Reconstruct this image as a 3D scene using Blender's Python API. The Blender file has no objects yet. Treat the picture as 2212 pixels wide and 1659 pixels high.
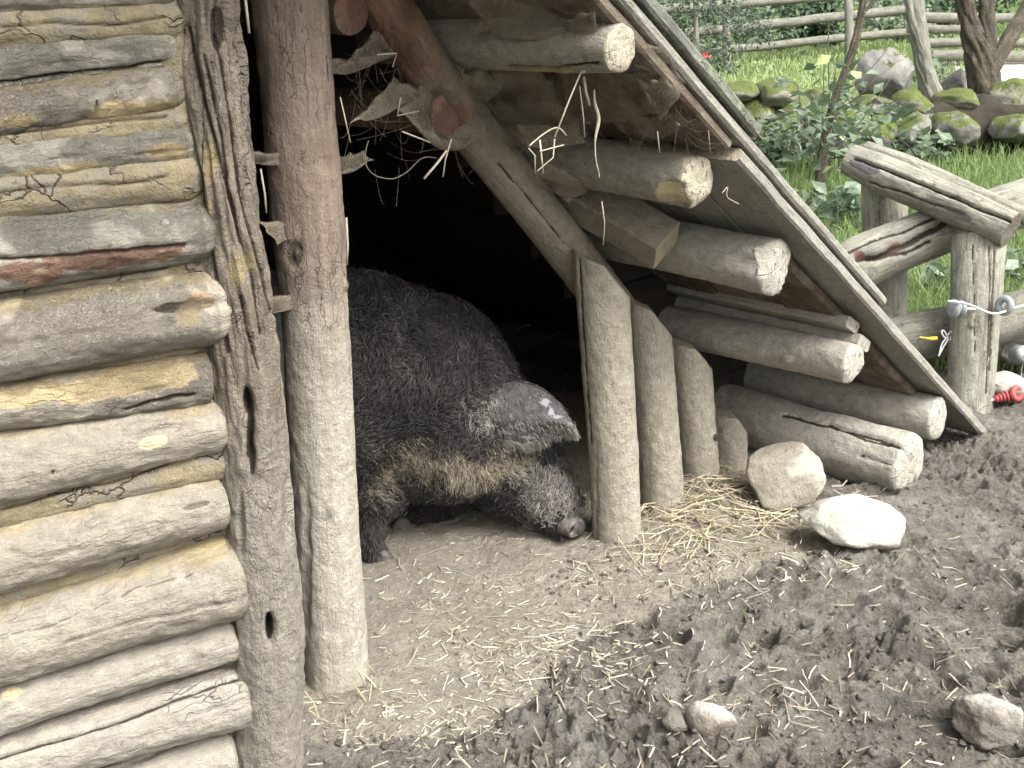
import bpy, bmesh, math, random
import numpy as np
from mathutils import Matrix, Vector
rng = np.random.default_rng(7)
random.seed(7)
S = bpy.context.scene
COL = S.collection

# ------------------------------------------------------------------ camera
F = 2450.0; CX, CY = 1106.0, 829.5            # focal length and centre in units of a 2212 px wide picture
PITCH = math.radians(18.5); ROLL = math.radians(1.5); CAMH = 1.4
fw = np.array([0, math.cos(PITCH), -math.sin(PITCH)])
_r0 = np.array([1.0, 0, 0]); _u0 = np.cross(_r0, fw)
rt = _r0 * math.cos(ROLL) - _u0 * math.sin(ROLL)
up = _u0 * math.cos(ROLL) + _r0 * math.sin(ROLL)
CAM = np.array([0, 0, CAMH])
cam = bpy.data.cameras.new('camera'); camo = bpy.data.objects.new('camera', cam); COL.objects.link(camo)
cam.sensor_width = 36; cam.lens = F / 2212 * 36; cam.clip_start = .05; cam.clip_end = 600
camo.matrix_world = Matrix(((rt[0], up[0], -fw[0], CAM[0]), (rt[1], up[1], -fw[1], CAM[1]), (rt[2], up[2], -fw[2], CAM[2]), (0, 0, 0, 1)))
S.camera = camo

# ------------------------------------------------------------------ light
SUN_EL, SUN_AZ = math.radians(52), math.radians(128)   # azimuth clockwise from +Y: right of and behind the viewer
W = bpy.data.worlds.new('World'); S.world = W; W.use_nodes = True
nt = W.node_tree; nt.nodes.clear()
sky = nt.nodes.new('ShaderNodeTexSky'); sky.sky_type = 'NISHITA'; sky.sun_disc = False
sky.sun_elevation = SUN_EL; sky.sun_rotation = SUN_AZ; sky.air_density = 1.0; sky.dust_density = 6.0; sky.ozone_density = 1.0
hs = nt.nodes.new('ShaderNodeHueSaturation'); hs.inputs['Saturation'].default_value = .12
bg = nt.nodes.new('ShaderNodeBackground'); bg.inputs['Strength'].default_value = .13
wo = nt.nodes.new('ShaderNodeOutputWorld')
nt.links.new(sky.outputs[0], hs.inputs['Color']); nt.links.new(hs.outputs[0], bg.inputs[0]); nt.links.new(bg.outputs[0], wo.inputs[0])
sl = bpy.data.lights.new('sun', 'SUN'); sl.energy = 1.3; sl.angle = math.radians(35); sl.color = (1, .965, .9)
so = bpy.data.objects.new('sun', sl); COL.objects.link(so)
sd = Vector((math.sin(SUN_AZ) * math.cos(SUN_EL), math.cos(SUN_AZ) * math.cos(SUN_EL), math.sin(SUN_EL)))
so.rotation_euler = sd.to_track_quat('Z', 'Y').to_euler(); so.location = (3, -3, 8)
S.view_settings.view_transform = 'Standard'; S.view_settings.look = 'None'
S.view_settings.gamma = 1; S.view_settings.use_curve_mapping = False
S.view_settings.exposure = 1.82
S.cycles.max_bounces = 6; S.cycles.diffuse_bounces = 3; S.cycles.transparent_max_bounces = 12

# ------------------------------------------------------------------ picture rays -> points of the place
def ray(px, py): return fw + rt * (px - CX) / F - up * (py - CY) / F
def D(px, py, d): return CAM + ray(px, py) * d
def ground(px, py, z=0.0):
    v = ray(px, py); return CAM + v * ((z - CAMH) / v[2])
def onplane(px, py, P, n):
    v = ray(px, py); t = ((np.asarray(P) - CAM) @ n) / (v @ n); return CAM + v * t
def depth(p): return (np.asarray(p) - CAM) @ fw
def proj(P):
    q = np.asarray(P) - CAM; d = np.maximum(q @ fw, .01)
    return CX + F * (q @ rt) / d, CY - F * (q @ up) / d
GA = math.radians(46)
g = np.array([math.sin(GA), math.cos(GA), 0.0])       # along the gable, to the right
n = np.array([math.cos(GA), -math.sin(GA), 0.0])      # out of the gable
P0 = ground(727, 1460)
def G(px, py, o=0.0): return onplane(px, py, P0 + n * o, n)
def uz(u, z, o): return P0 + g * u + n * o + np.array([0, 0, z])
Z = np.array([0, 0, 1.0])

# ------------------------------------------------------------------ noise
def _h(ix, iy, iz, s):
    h = (ix * np.uint32(374761393) + iy * np.uint32(668265263) + iz * np.uint32(2147483647 - 58) + np.uint32(s * 1274126177 & 0xffffffff))
    h = (h ^ (h >> np.uint32(13))) * np.uint32(1274126177); h = h ^ (h >> np.uint32(16))
    return (h & np.uint32(0xffffff)).astype(np.float32) / np.float32(0xffffff)
def vnoise(p, s=0):
    p = np.asarray(p, dtype=np.float32); i = np.floor(p); f = p - i; f = f * f * (3 - 2 * f)
    i = i.astype(np.int64).astype(np.uint32); x, y, z = i[:, 0], i[:, 1], i[:, 2]; o = np.uint32(1)
    def L(a, b, t): return a + (b - a) * t
    c = lambda dx, dy, dz: _h(x + o * dx, y + o * dy, z + o * dz, s)
    with np.errstate(over='ignore'):
        r = L(L(L(c(0, 0, 0), c(1, 0, 0), f[:, 0]), L(c(0, 1, 0), c(1, 1, 0), f[:, 0]), f[:, 1]),
              L(L(c(0, 0, 1), c(1, 0, 1), f[:, 0]), L(c(0, 1, 1), c(1, 1, 1), f[:, 0]), f[:, 1]), f[:, 2])
    return r * 2 - 1
def fbm(p, s=0, o=4, gain=.5):
    p = np.asarray(p, dtype=np.float32); a, t, k = 1.0, 0, 0
    rot = np.array([[.8, .6, 0], [-.6, .8, 0], [0, 0, 1]], dtype=np.float32)
    for i in range(o):
        t = t + a * vnoise(p, s + i); k += a; a *= gain; p = (p * 2.03 + 11.7) @ rot
    return t / k
def ridge(p, s=0, o=3):
    p = np.asarray(p, dtype=np.float32); a, t, k = 1.0, 0, 0
    for i in range(o):
        t = t + a * (1 - np.abs(vnoise(p, s + i)) * 2); k += a; a *= .5; p = p * 2.1 + 5.3
    return t / k
def sstep(a, b, x):
    t = np.clip((x - a) / (b - a), 0, 1); return t * t * (3 - 2 * t)

# ------------------------------------------------------------------ objects
def tag(o, label=None, cat=None, group=None, kind=None):
    if label: o['label'] = label
    if cat: o['category'] = cat
    if group: o['group'] = group
    if kind: o['kind'] = kind
    return o
def link(o, parent=None):
    COL.objects.link(o)
    if parent is not None:
        o.parent = parent; o.matrix_parent_inverse = Matrix.Translation(-parent_loc(parent))
    return o
def parent_loc(p):
    v = Vector((0, 0, 0))
    while p is not None: v += p.location; p = p.parent if p.parent else None
    return v
def thing(name, label, cat, loc, group=None):
    o = bpy.data.objects.new(name, None); o.empty_display_size = .1; o.location = Vector(loc); COL.objects.link(o)
    return tag(o, label, cat, group)
def mesh(name, V, Fq, mat, parent=None, attrs=None, smooth=True, label=None, kind=None):
    """V (N,3); Fq: array (M,k) or list of arrays of k-gons"""
    V = np.asarray(V, dtype=np.float32)
    if parent is not None: V = V - np.array(parent_loc(parent), dtype=np.float32)
    m = bpy.data.meshes.new(name)
    Fl = Fq if isinstance(Fq, list) else [Fq]
    Fl = [np.asarray(f, dtype=np.int32) for f in Fl if len(f)]
    m.vertices.add(len(V)); m.vertices.foreach_set('co', V.ravel())
    tot = np.concatenate([np.full(len(f), f.shape[1], dtype=np.int32) for f in Fl]); idx = np.concatenate([f.ravel() for f in Fl])
    st = np.zeros(len(tot), dtype=np.int32); st[1:] = np.cumsum(tot)[:-1]
    m.loops.add(len(idx)); m.loops.foreach_set('vertex_index', idx)
    m.polygons.add(len(tot)); m.polygons.foreach_set('loop_start', st); m.polygons.foreach_set('loop_total', tot)
    m.polygons.foreach_set('use_smooth', np.full(len(tot), bool(smooth)))
    for k, a in (attrs or {}).items():
        a = np.asarray(a, dtype=np.float32)
        if a.ndim == 1: m.attributes.new(k, 'FLOAT', 'POINT').data.foreach_set('value', a)
        elif a.shape[1] == 3: m.attributes.new(k, 'FLOAT_VECTOR', 'POINT').data.foreach_set('vector', a.ravel())
        else: m.attributes.new(k, 'FLOAT_COLOR', 'POINT').data.foreach_set('color', a.ravel())
    m.update(calc_edges=True); m.validate()
    if mat: m.materials.append(mat)
    o = bpy.data.objects.new(name, m)
    if parent is not None:
        COL.objects.link(o); o.parent = parent
    else: COL.objects.link(o)
    if label: o['label'] = label
    if kind: o['kind'] = kind
    return o

# ------------------------------------------------------------------ materials
class NT:
    def __init__(s, name):
        s.m = bpy.data.materials.new(name); s.m.use_nodes = True; s.t = s.m.node_tree; s.t.nodes.clear()
        s.out = s.t.nodes.new('ShaderNodeOutputMaterial'); s.b = s.t.nodes.new('ShaderNodeBsdfPrincipled')
        s.t.links.new(s.b.outputs[0], s.out.inputs[0])
    def n(s, ty, props=None, **ins):
        nd = s.t.nodes.new(ty)
        for k, v in (props or {}).items(): setattr(nd, k, v)
        for k, v in ins.items(): s.set(nd.inputs[int(k[1:]) if k[0] == 'i' and k[1:].isdigit() else k.replace('_', ' ')], v)
        return nd
    def set(s, sock, v):
        if hasattr(v, 'is_output') and v.is_output: s.t.links.new(v, sock)
        elif isinstance(v, tuple) and len(v) == 3 and sock.type == 'RGBA': sock.default_value = (*v, 1)
        else: sock.default_value = v
    def attr(s, name): return s.n('ShaderNodeAttribute', {'attribute_name': name})
    def noise(s, vec, scale, detail=4, rough=.55, dist=0): return s.n('ShaderNodeTexNoise', None, Vector=vec, Scale=scale, Detail=detail, Roughness=rough, Distortion=dist).outputs[0]
    def mapv(s, vec, scale=(1, 1, 1), loc=(0, 0, 0)): return s.n('ShaderNodeMapping', None, Vector=vec, Scale=scale, Location=loc).outputs[0]
    def math(s, op, a, b=0.0, c=0.0, clamp=False): return s.n('ShaderNodeMath', {'operation': op, 'use_clamp': clamp}, i0=a, i1=b, i2=c).outputs[0]
    def rng(s, v, a, b, c=0.0, d=1.0): return s.n('ShaderNodeMapRange', {'interpolation_type': 'SMOOTHSTEP'}, Value=v, i1=a, i2=b, i3=c, i4=d).outputs[0]
    def mix(s, f, a, b, blend='MIX'):
        nd = s.t.nodes.new('ShaderNodeMix'); nd.data_type = 'RGBA'; nd.blend_type = blend
        s.set(nd.inputs[0], f); s.set(nd.inputs[6], a); s.set(nd.inputs[7], b); return nd.outputs[2]
    def ramp(s, v, stops):
        nd = s.n('ShaderNodeValToRGB', None, Fac=v); e = nd.color_ramp.elements
        while len(e) < len(stops): e.new(.5)
        for i, (p, c) in enumerate(stops): e[i].position = p; e[i].color = (*c, 1)
        return nd.outputs[0]
    def bump(s, h, strength=.5, dist=.01): s.set(s.b.inputs['Normal'], s.n('ShaderNodeBump', None, Strength=strength, Distance=dist, Height=h).outputs[0])
    def rand(s): return s.n('ShaderNodeObjectInfo').outputs['Random']
    def pos(s): return s.n('ShaderNodeNewGeometry').outputs['Position']
    def offs(s, v):   # each object its own part of the pattern
        r = s.rand(); c = s.n('ShaderNodeCombineXYZ', None, X=s.math('MULTIPLY', r, 13.7), Y=s.math('MULTIPLY', r, 71.3), Z=s.math('MULTIPLY', r, 37.1)).outputs[0]
        return s.n('ShaderNodeVectorMath', {'operation': 'ADD'}, i0=v, i1=c).outputs[0]

def wood(name, dark, mid, light, mud=(.33, .30, .245), mudamt=.5, clay=0.0, endc=(.42, .36, .25), endd=(.12, .09, .06), bark=0.0, grain=1.0, lichen=0.0, bumpd=.006, mudz=None):
    m = NT(name); lc = m.offs(m.attr('lc').outputs['Vector']); ln = m.attr('ln').outputs['Vector']
    st = m.mapv(lc, (1, 1, .09)); g1 = m.noise(st, 85, 4, .6); g2 = m.noise(m.mapv(lc, (1, 1, .22)), 26, 5, .62, .3)
    pt = m.noise(lc, 9, 5, .6); fine = m.noise(m.mapv(lc, (1, 1, .5)), 230, 5, .72)
    v = m.math('ADD', m.math('MULTIPLY', g1, .45 * grain), m.math('ADD', m.math('MULTIPLY', g2, .4), m.math('MULTIPLY', pt, .35)))
    col = m.ramp(v, [(.36, dark), (.58, mid), (.8, light)])
    if bark:
        vo = m.n('ShaderNodeTexVoronoi', {'feature': 'DISTANCE_TO_EDGE'}, Vector=m.n('ShaderNodeVectorMath', {'operation': 'ADD'}, i0=m.mapv(lc, (1, 1, .7)), i1=m.n('ShaderNodeTexNoise', None, Vector=lc, Scale=30.0, Detail=2.0).outputs[1]).outputs[0], Scale=42.0).outputs[0]
        crk = m.rng(vo, 0, .11, 1, 0); bm = m.rng(m.noise(lc, 6.5, 3), .42, .58)
        crk = m.math('MULTIPLY', m.math('MULTIPLY', crk, bm), bark); col = m.mix(m.math('MULTIPLY', crk, .55), col, (.06, .05, .045))
    # dried mud rubbed on
    mn = m.noise(lc, 5.5, 6, .66); mf = m.rng(mn, .62 - mudamt * .5, .78 - mudamt * .5)
    if mudz:
        z = m.n('ShaderNodeSeparateXYZ', None, i0=m.pos()).outputs[2]
        mf = m.rng(m.math('ADD', z, m.math('MULTIPLY', m.math('SUBTRACT', mn, .5), mudz[2])), mudz[0], mudz[1], .95, .12)
    mc = m.ramp(m.noise(lc, 38, 5, .65), [(.3, tuple(c * .72 for c in mud)), (.7, tuple(min(1, c * 1.12) for c in mud))])
    col = m.mix(m.math('MULTIPLY', mf, .92), col, mc)
    if clay:
        y = m.n('ShaderNodeSeparateXYZ', None, i0=ln).outputs[1]
        cf = m.rng(m.math('ADD', y, m.math('MULTIPLY', m.math('SUBTRACT', m.noise(lc, 11, 5, .65), .5), 1.3)), 1.05 - clay, 1.25 - clay)
        cc = m.ramp(m.noise(lc, 30, 4), [(.3, (.215, .18, .115)), (.7, (.315, .265, .17))]); col = m.mix(m.math('MULTIPLY', cf, .95), col, cc)
    if lichen:
        lf = m.rng(m.noise(lc, 22, 5, .7), .56, .66); col = m.mix(m.math('MULTIPLY', lf, lichen), col, (.30, .34, .20))
    # sawn or hewn ends
    em = m.attr('endm').outputs['Fac']; rr = m.n('ShaderNodeVectorMath', {'operation': 'LENGTH'}, i0=m.mapv(m.attr('lc').outputs['Vector'], (1, 1, 0))).outputs[1]
    ring = m.math('SINE', m.math('ADD', m.math('MULTIPLY', rr, 1250), m.math('MULTIPLY', m.noise(lc, 14, 3), 12)))
    pit = m.rng(m.noise(m.mapv(lc, (2.6, .8, 1)), 55, 3, .6), .60, .70)
    ec = m.mix(m.math('MULTIPLY', pit, .75), m.mix(m.rng(ring, -1, 1, 0, .6), endc, tuple(c * .6 for c in endc)), endd)
    ec = m.mix(m.rng(m.noise(lc, 12, 4), .45, .65, 0, .6), ec, mc); spl = m.math('MULTIPLY', m.rng(m.noise(ln, 3.2, 2), .655, .68), m.rng(rr, .004, .02)); ec = m.mix(m.math('MULTIPLY', spl, .8), ec, (.05, .04, .03))
    col = m.mix(em, col, ec)
    ti = m.attr('tint'); ta = m.math('MULTIPLY', m.rng(m.math('ADD', ti.outputs['Alpha'], m.math('MULTIPLY', m.math('SUBTRACT', m.noise(lc, 28, 7, .72), .5), 1.5)), .42, .62), m.rng(ti.outputs['Alpha'], 0, .25, 0, .92))
    col = m.mix(ta, col, ti.outputs['Color'])
    hv = m.math('MULTIPLY', m.math('SUBTRACT', fine, .5), .6)
    cv = m.n('ShaderNodeTexVoronoi', {'feature': 'DISTANCE_TO_EDGE'}, Vector=m.n('ShaderNodeVectorMath', {'operation': 'ADD'}, i0=m.mapv(lc, (1, 1, .055)), i1=m.n('ShaderNodeVectorMath', {'operation': 'SCALE'}, i0=m.n('ShaderNodeTexNoise', None, Vector=lc, Scale=22.0, Detail=3.0).outputs[1], Scale=.035).outputs[0]).outputs[0], Scale=48.0).outputs[0]
    hair = m.math('MULTIPLY', m.rng(cv, 0, .035, 1, 0), m.math('MULTIPLY', m.rng(m.noise(lc, 10, 3), .47, .60), m.math('SUBTRACT', 1.0, em)))
    speck = m.rng(m.noise(lc, 95, 2, .5), .75, .80); hair = m.math('MAXIMUM', hair, m.math('MULTIPLY', speck, .5)); hair = m.math('MULTIPLY', hair, m.math('SUBTRACT', 1.0, m.math('MULTIPLY', mf, .65)))
    col = m.mix(m.math('MULTIPLY', hair, .6), col, (.07, .06, .05))
    col = m.mix(1.0, col, m.n('ShaderNodeCombineColor', None, i0=m.math('ADD', hv, 1), i1=m.math('ADD', hv, 1), i2=m.math('ADD', hv, 1)).outputs[0], 'MULTIPLY')
    m.set(m.b.inputs['Base Color'], col); m.set(m.b.inputs['Roughness'], .86); m.set(m.b.inputs['Specular IOR Level'], .25)
    h = m.math('SUBTRACT', m.math('ADD', m.math('MULTIPLY', g1, .5 * grain), m.math('ADD', m.math('MULTIPLY', fine, .5), m.math('MULTIPLY', m.noise(lc, 48, 6, .7), 1.0))), m.math('MULTIPLY', hair, .5))
    if bark: h = m.math('SUBTRACT', h, m.math('MULTIPLY', crk, 1.3))
    h = m.math('SUBTRACT', h, m.math('MULTIPLY', m.math('MULTIPLY', pit, em), 1.0))
    m.bump(h, 1.0, bumpd * 1.5)
    return m.m

M = {}
M['log'] = wood('log_bark', (.10, .085, .07), (.20, .175, .145), (.34, .30, .24), mudamt=.42, clay=.42, bark=.9)
M['loggrey'] = wood('log_grey', (.10, .095, .082), (.175, .165, .138), (.27, .25, .20), mudamt=.45, clay=.28, bark=.5, mud=(.27, .255, .21))
M['logmud'] = wood('log_muddy', (.14, .12, .10), (.24, .215, .18), (.36, .325, .265), mudamt=.74, clay=.26, mud=(.285, .256, .205))
M['logbare'] = wood('log_bare', (.14, .12, .10), (.27, .245, .21), (.38, .35, .30), mudamt=.62, clay=0, mud=(.31, .284, .235))
M['post'] = wood('post_smooth', (.085, .058, .045), (.16, .115, .088), (.26, .21, .16), mud=(.395, .366, .303), mudz=(.62, 1.02, .55), endc=(.3, .26, .2))
M['barkpost'] = wood('post_bark', (.085, .07, .055), (.21, .175, .135), (.37, .32, .245), mud=(.37, .34, .28), mudz=(.45, .92, .5), bumpd=.020)
M['picket'] = wood('picket_muddy', (.16, .13, .09), (.27, .235, .175), (.36, .32, .245), mud=(.35, .32, .255), mudamt=.86, endc=(.34, .30, .235), endd=(.2, .17, .13))
M['rafter'] = wood('rafter_dusty', (.13, .095, .065), (.22, .18, .13), (.31, .265, .20), mud=(.27, .24, .185), mudamt=.6)
M['redpole'] = wood('pole_red_bark', (.09, .05, .035), (.17, .095, .062), (.25, .155, .105), mud=(.18, .15, .11), mudamt=.32, bark=.3, endc=(.27, .15, .11), endd=(.2, .11, .08))
M['purlin'] = wood('purlin_dusty', (.12, .10, .075), (.22, .195, .15), (.32, .29, .225), mud=(.30, .275, .225), mudamt=.7, endc=(.50, .45, .34), endd=(.16, .12, .07))
M['purlinpale'] = wood('purlin_muddy', (.15, .125, .095), (.27, .24, .19), (.37, .34, .28), mud=(.38, .355, .305), mudamt=.85, endc=(.43, .40, .34), endd=(.22, .195, .16))
M['board'] = wood('roof_board_red', (.05, .034, .026), (.095, .064, .048), (.16, .12, .09), mud=(.19, .165, .125), mudamt=.42, endc=(.33, .29, .235))
M['boardgrey'] = wood('roof_board_grey', (.12, .11, .095), (.24, .225, .19), (.36, .34, .29), mud=(.30, .29, .25), mudamt=.45, lichen=.25)
M['boardmoss'] = wood('roof_cover_lichen', (.055, .055, .05), (.12, .12, .105), (.24, .25, .21), mud=(.20, .21, .165), mudamt=.35, lichen=.6)
M['weather'] = wood('weathered_grey', (.07, .062, .05), (.17, .16, .13), (.32, .315, .25), mud=(.21, .205, .17), mudamt=.35, lichen=.22, grain=1.5, endc=(.16, .14, .11))
M['rail'] = wood('rail_grey', (.08, .077, .062), (.15, .147, .12), (.25, .245, .20), mud=(.22, .21, .17), mudamt=.2, lichen=.3)
M['trunk'] = wood('trunk_bark', (.035, .028, .02), (.10, .083, .06), (.20, .175, .13), mud=(.10, .10, .05), mudamt=.25, lichen=.25, bumpd=.03)
M['inner'] = wood('inner_shade_wood', (.015, .012, .01), (.03, .025, .02), (.05, .04, .03), mud=(.04, .035, .03), mudamt=.3, endc=(.04, .035, .03), endd=(.02, .016, .012))  # near-black wood, the darkness of the interior put into the colour

def claymat():
    m = NT('clay'); lc = m.offs(m.attr('lc').outputs['Vector'])
    w = m.n('ShaderNodeTexNoise', None, Vector=lc, Scale=16.0, Detail=4.0).outputs[1]
    vv = m.n('ShaderNodeVectorMath', {'operation': 'ADD'}, i0=m.mapv(lc, (1, 1, .45)), i1=m.n('ShaderNodeVectorMath', {'operation': 'SCALE'}, i0=w, Scale=.09).outputs[0]).outputs[0]
    vo = m.n('ShaderNodeTexVoronoi', {'feature': 'DISTANCE_TO_EDGE'}, Vector=vv, Scale=13.0).outputs[0]
    crk = m.math('MULTIPLY', m.rng(vo, 0, .035, 1, 0), m.rng(m.noise(lc, 8, 2), .44, .56))
    col = m.ramp(m.noise(lc, 17, 7, .68), [(.3, (.17, .145, .095)), (.52, (.26, .22, .14)), (.72, (.335, .285, .185))])
    col = m.mix(m.rng(m.noise(lc, 8, 6, .68), .47, .60, 0, .85), col, (.22, .205, .165)); col = m.mix(m.rng(m.noise(lc, 150, 4, .7), .55, .7, 0, .5), col, (.12, .10, .065))
    col = m.mix(m.math('MULTIPLY', crk, .6), col, (.10, .08, .055))
    ti = m.attr('tint'); col = m.mix(ti.outputs['Alpha'], col, ti.outputs['Color'])
    m.set(m.b.inputs['Base Color'], col); m.set(m.b.inputs['Roughness'], .95); m.set(m.b.inputs['Specular IOR Level'], .15)
    m.bump(m.math('SUBTRACT', m.math('ADD', m.math('MULTIPLY', m.noise(lc, 45, 6, .65), .9), m.math('MULTIPLY', m.noise(lc, 210, 5, .7), .5)), m.math('MULTIPLY', crk, .8)), 1.0, .011)
    return m.m
M['clay'] = claymat()

def stonemat(name, dark, light, moss=0.0, mud=(.25, .22, .17), mud_shade_low=None, bd=.012):
    m = NT(name); p = m.offs(m.n('ShaderNodeTexCoord').outputs['Object'])
    a = m.noise(p, 7, 8, .65); b = m.noise(p, 42, 6, .7); c = m.noise(p, 170, 4, .7)
    col = m.ramp(m.math('ADD', m.math('MULTIPLY', a, .6), m.math('MULTIPLY', b, .4)), [(.32, dark), (.62, light)])
    col = m.mix(m.rng(c, .6, .72, 0, .5), col, tuple(x * .55 for x in dark))
    nz = m.n('ShaderNodeSeparateXYZ', None, i0=m.n('ShaderNodeNewGeometry').outputs['Normal']).outputs[2]
    if moss:
        mf = m.rng(m.math('ADD', nz, m.math('MULTIPLY', m.math('SUBTRACT', m.noise(p, 6, 8, .75), .5), 4.2)), .75 - moss, 1.2 - moss)
        mc = m.ramp(m.noise(p, 60, 5, .7), [(.3, (.04, .052, .014)), (.7, (.13, .155, .045))]); col = m.mix(mf, col, mc)
    if mud_shade_low is not None:
        z = m.n('ShaderNodeSeparateXYZ', None, i0=m.pos()).outputs[2]
        mf = m.rng(m.math('ADD', z, m.math('MULTIPLY', m.math('SUBTRACT', m.noise(p, 16, 5), .5), .09)), mud_shade_low - .03, mud_shade_low + .012, .9, 0)
        col = m.mix(mf, col, mud)
    m.set(m.b.inputs['Base Color'], col); m.set(m.b.inputs['Roughness'], .9); m.set(m.b.inputs['Specular IOR Level'], .2)
    m.bump(m.math('ADD', m.math('MULTIPLY', b, 1), m.math('MULTIPLY', c, .35)), .9, bd); return m.m
M['stone_mud'] = stonemat('stone_muddy', (.27, .24, .19), (.39, .36, .30), mud_shade_low=.02)
M['stone_white'] = stonemat('stone_white', (.29, .27, .22), (.50, .48, .42), mud=(.17, .145, .115), mud_shade_low=.05)  # mud band raised, its dark colour also paints in the underside shade
M['stone_grey'] = stonemat('stone_grey', (.16, .155, .14), (.36, .35, .32), moss=.02)
M['stone_wall'] = stonemat('stone_wall', (.085, .083, .072), (.22, .215, .19), moss=.38)
M['stone_moss'] = stonemat('stone_mossy', (.10, .10, .075), (.26, .25, .20), moss=.62)
M['stone_mudgrey'] = stonemat('stone_mud_grey', (.16, .145, .12), (.44, .415, .365), mud_shade_low=.075, mud=(.13, .115, .095))

def simple(name, col, rough=.8, var=.25, scale=30, spec=.3, trans=0.0):
    m = NT(name); p = m.offs(m.n('ShaderNodeTexCoord').outputs['Object'])
    v = m.noise(p, scale, 4); c = m.ramp(v, [(.3, tuple(x * (1 - var) for x in col)), (.7, tuple(min(1, x * (1 + var)) for x in col))])
    m.set(m.b.inputs['Base Color'], c); m.set(m.b.inputs['Roughness'], rough); m.set(m.b.inputs['Specular IOR Level'], spec)
    if trans:
        t = m.n('ShaderNodeBsdfTranslucent', None, Color=c); ms = m.n('ShaderNodeMixShader', None, i0=trans, i1=m.b.outputs[0], i2=t.outputs[0]); m.t.links.new(ms.outputs[0], m.out.inputs[0])
    return m.m
def vary(name, stops, rough=.7, spec=.3, trans=0.0):
    """colour from the per-vertex value 'v' (each straw, blade or leaf has its own)"""
    m = NT(name); v = m.attr('v').outputs['Fac']; c = m.ramp(v, stops)
    c = m.mix(m.rng(m.noise(m.pos(), 60, 3), .3, .7, 0, .35), c, tuple(x * .6 for x in stops[0][1]))
    m.set(m.b.inputs['Base Color'], c); m.set(m.b.inputs['Roughness'], rough); m.set(m.b.inputs['Specular IOR Level'], spec)
    if trans:
        t = m.n('ShaderNodeBsdfTranslucent', None, Color=c); ms = m.n('ShaderNodeMixShader', None, i0=trans, i1=m.b.outputs[0], i2=t.outputs[0]); m.t.links.new(ms.outputs[0], m.out.inputs[0])
    return m.m
M['straw'] = vary('straw', [(0, (.20, .17, .125)), (.45, (.32, .285, .22)), (.85, (.44, .395, .30)), (1, (.56, .52, .42))], .7)
M['strawgold'] = vary('straw_gold', [(0, (.19, .155, .10)), (.4, (.34, .29, .19)), (.8, (.49, .425, .285)), (1, (.58, .53, .39))], .7)
M['grass'] = vary('grass', [(0, (.09, .14, .045)), (.5, (.20, .28, .10)), (1, (.35, .43, .19))], .6, .3, .35)
M['lawn'] = vary('lawn', [(0, (.22, .29, .11)), (.5, (.36, .45, .19)), (1, (.48, .56, .30))], .6, .3, .35)  # paler copy of the grass, sunshine put into the colour
M['leaf'] = vary('leaf', [(0, (.075, .12, .065)), (.5, (.16, .21, .135)), (.85, (.27, .33, .23)), (1, (.32, .35, .13))], .5, .5, .3)
M['leafdark'] = vary('leaf_dark', [(0, (.02, .045, .018)), (.6, (.05, .09, .04)), (1, (.10, .15, .07))], .5, .5, .25)
M['needle'] = vary('needle', [(0, (.05, .07, .05)), (.6, (.11, .14, .10)), (1, (.20, .23, .16))], .6, .3, .2)
M['fur'] = vary('fur_dark', [(0, (.014, .013, .012)), (.5, (.040, .037, .034)), (.82, (.10, .092, .085)), (1, (.20, .185, .165))], .55, .4)
M['furbeige'] = vary('fur_beige', [(0, (.15, .127, .095)), (.5, (.40, .345, .25)), (1, (.62, .56, .43))], .6, .3)
M['furgrey'] = vary('fur_grey', [(0, (.10, .09, .08)), (.5, (.29, .27, .245)), (1, (.55, .53, .49))], .6, .3)
M['skin'] = simple('pig_skin', (.036, .033, .031), .75, .4, 40)
M['ear'] = simple('pig_ear', (.10, .098, .104), .7, .4, 55)
def earmat():
    m = NT('pig_ear'); p = m.offs(m.n('ShaderNodeTexCoord').outputs['Object']); c = m.ramp(m.noise(p, 45, 6, .7), [(.3, (.038, .036, .036)), (.7, (.12, .116, .114))]); ti = m.attr('tint')
    c = m.mix(m.rng(m.math('ADD', ti.outputs['Alpha'], m.math('MULTIPLY', m.math('SUBTRACT', m.noise(p, 120, 4, .7), .5), 1.2)), .45, .6), c, ti.outputs['Color']); m.set(m.b.inputs['Base Color'], c); m.set(m.b.inputs['Roughness'], .92); m.set(m.b.inputs['Specular IOR Level'], .12)
    m.bump(m.noise(m.mapv(p, (1, 1, 2)), 70, 5, .7), .7, .006); return m.m
M['ear'] = earmat()
M['snout'] = simple('pig_snout', (.085, .074, .068), .5, .5, 70, .4)
M['hoof'] = simple('hoof', (.07, .06, .05), .6, .4, 50)
M['nostril'] = simple('nostril', (.012, .01, .01), .6)
M['red'] = simple('plastic_red', (.30, .05, .05), .6, .12, 20, .5)
M['porcelain'] = simple('porcelain_grey', (.22, .23, .24), .35, .15, 20, .5)
M['cordwhite'] = simple('cord_white', (.48, .49, .50), .6, .1, 60)
M['yellow'] = simple('plastic_yellow', (.66, .52, .05), .5, .1, 30)
M['dustthread'] = simple('dust_thread', (.13, .11, .085), 1.0, .3, 60, .05); M['earth'] = simple('earth', (.028, .024, .017), 1.0, .4, 12)
M['metal'] = simple('metal_dull', (.30, .30, .29), .5, .2, 40, .6)
M['berry'] = simple('berry', (.62, .025, .015), .35, .2, 20, .5)
M['twig'] = simple('twig', (.06, .05, .04), .8, .3, 30)

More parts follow.
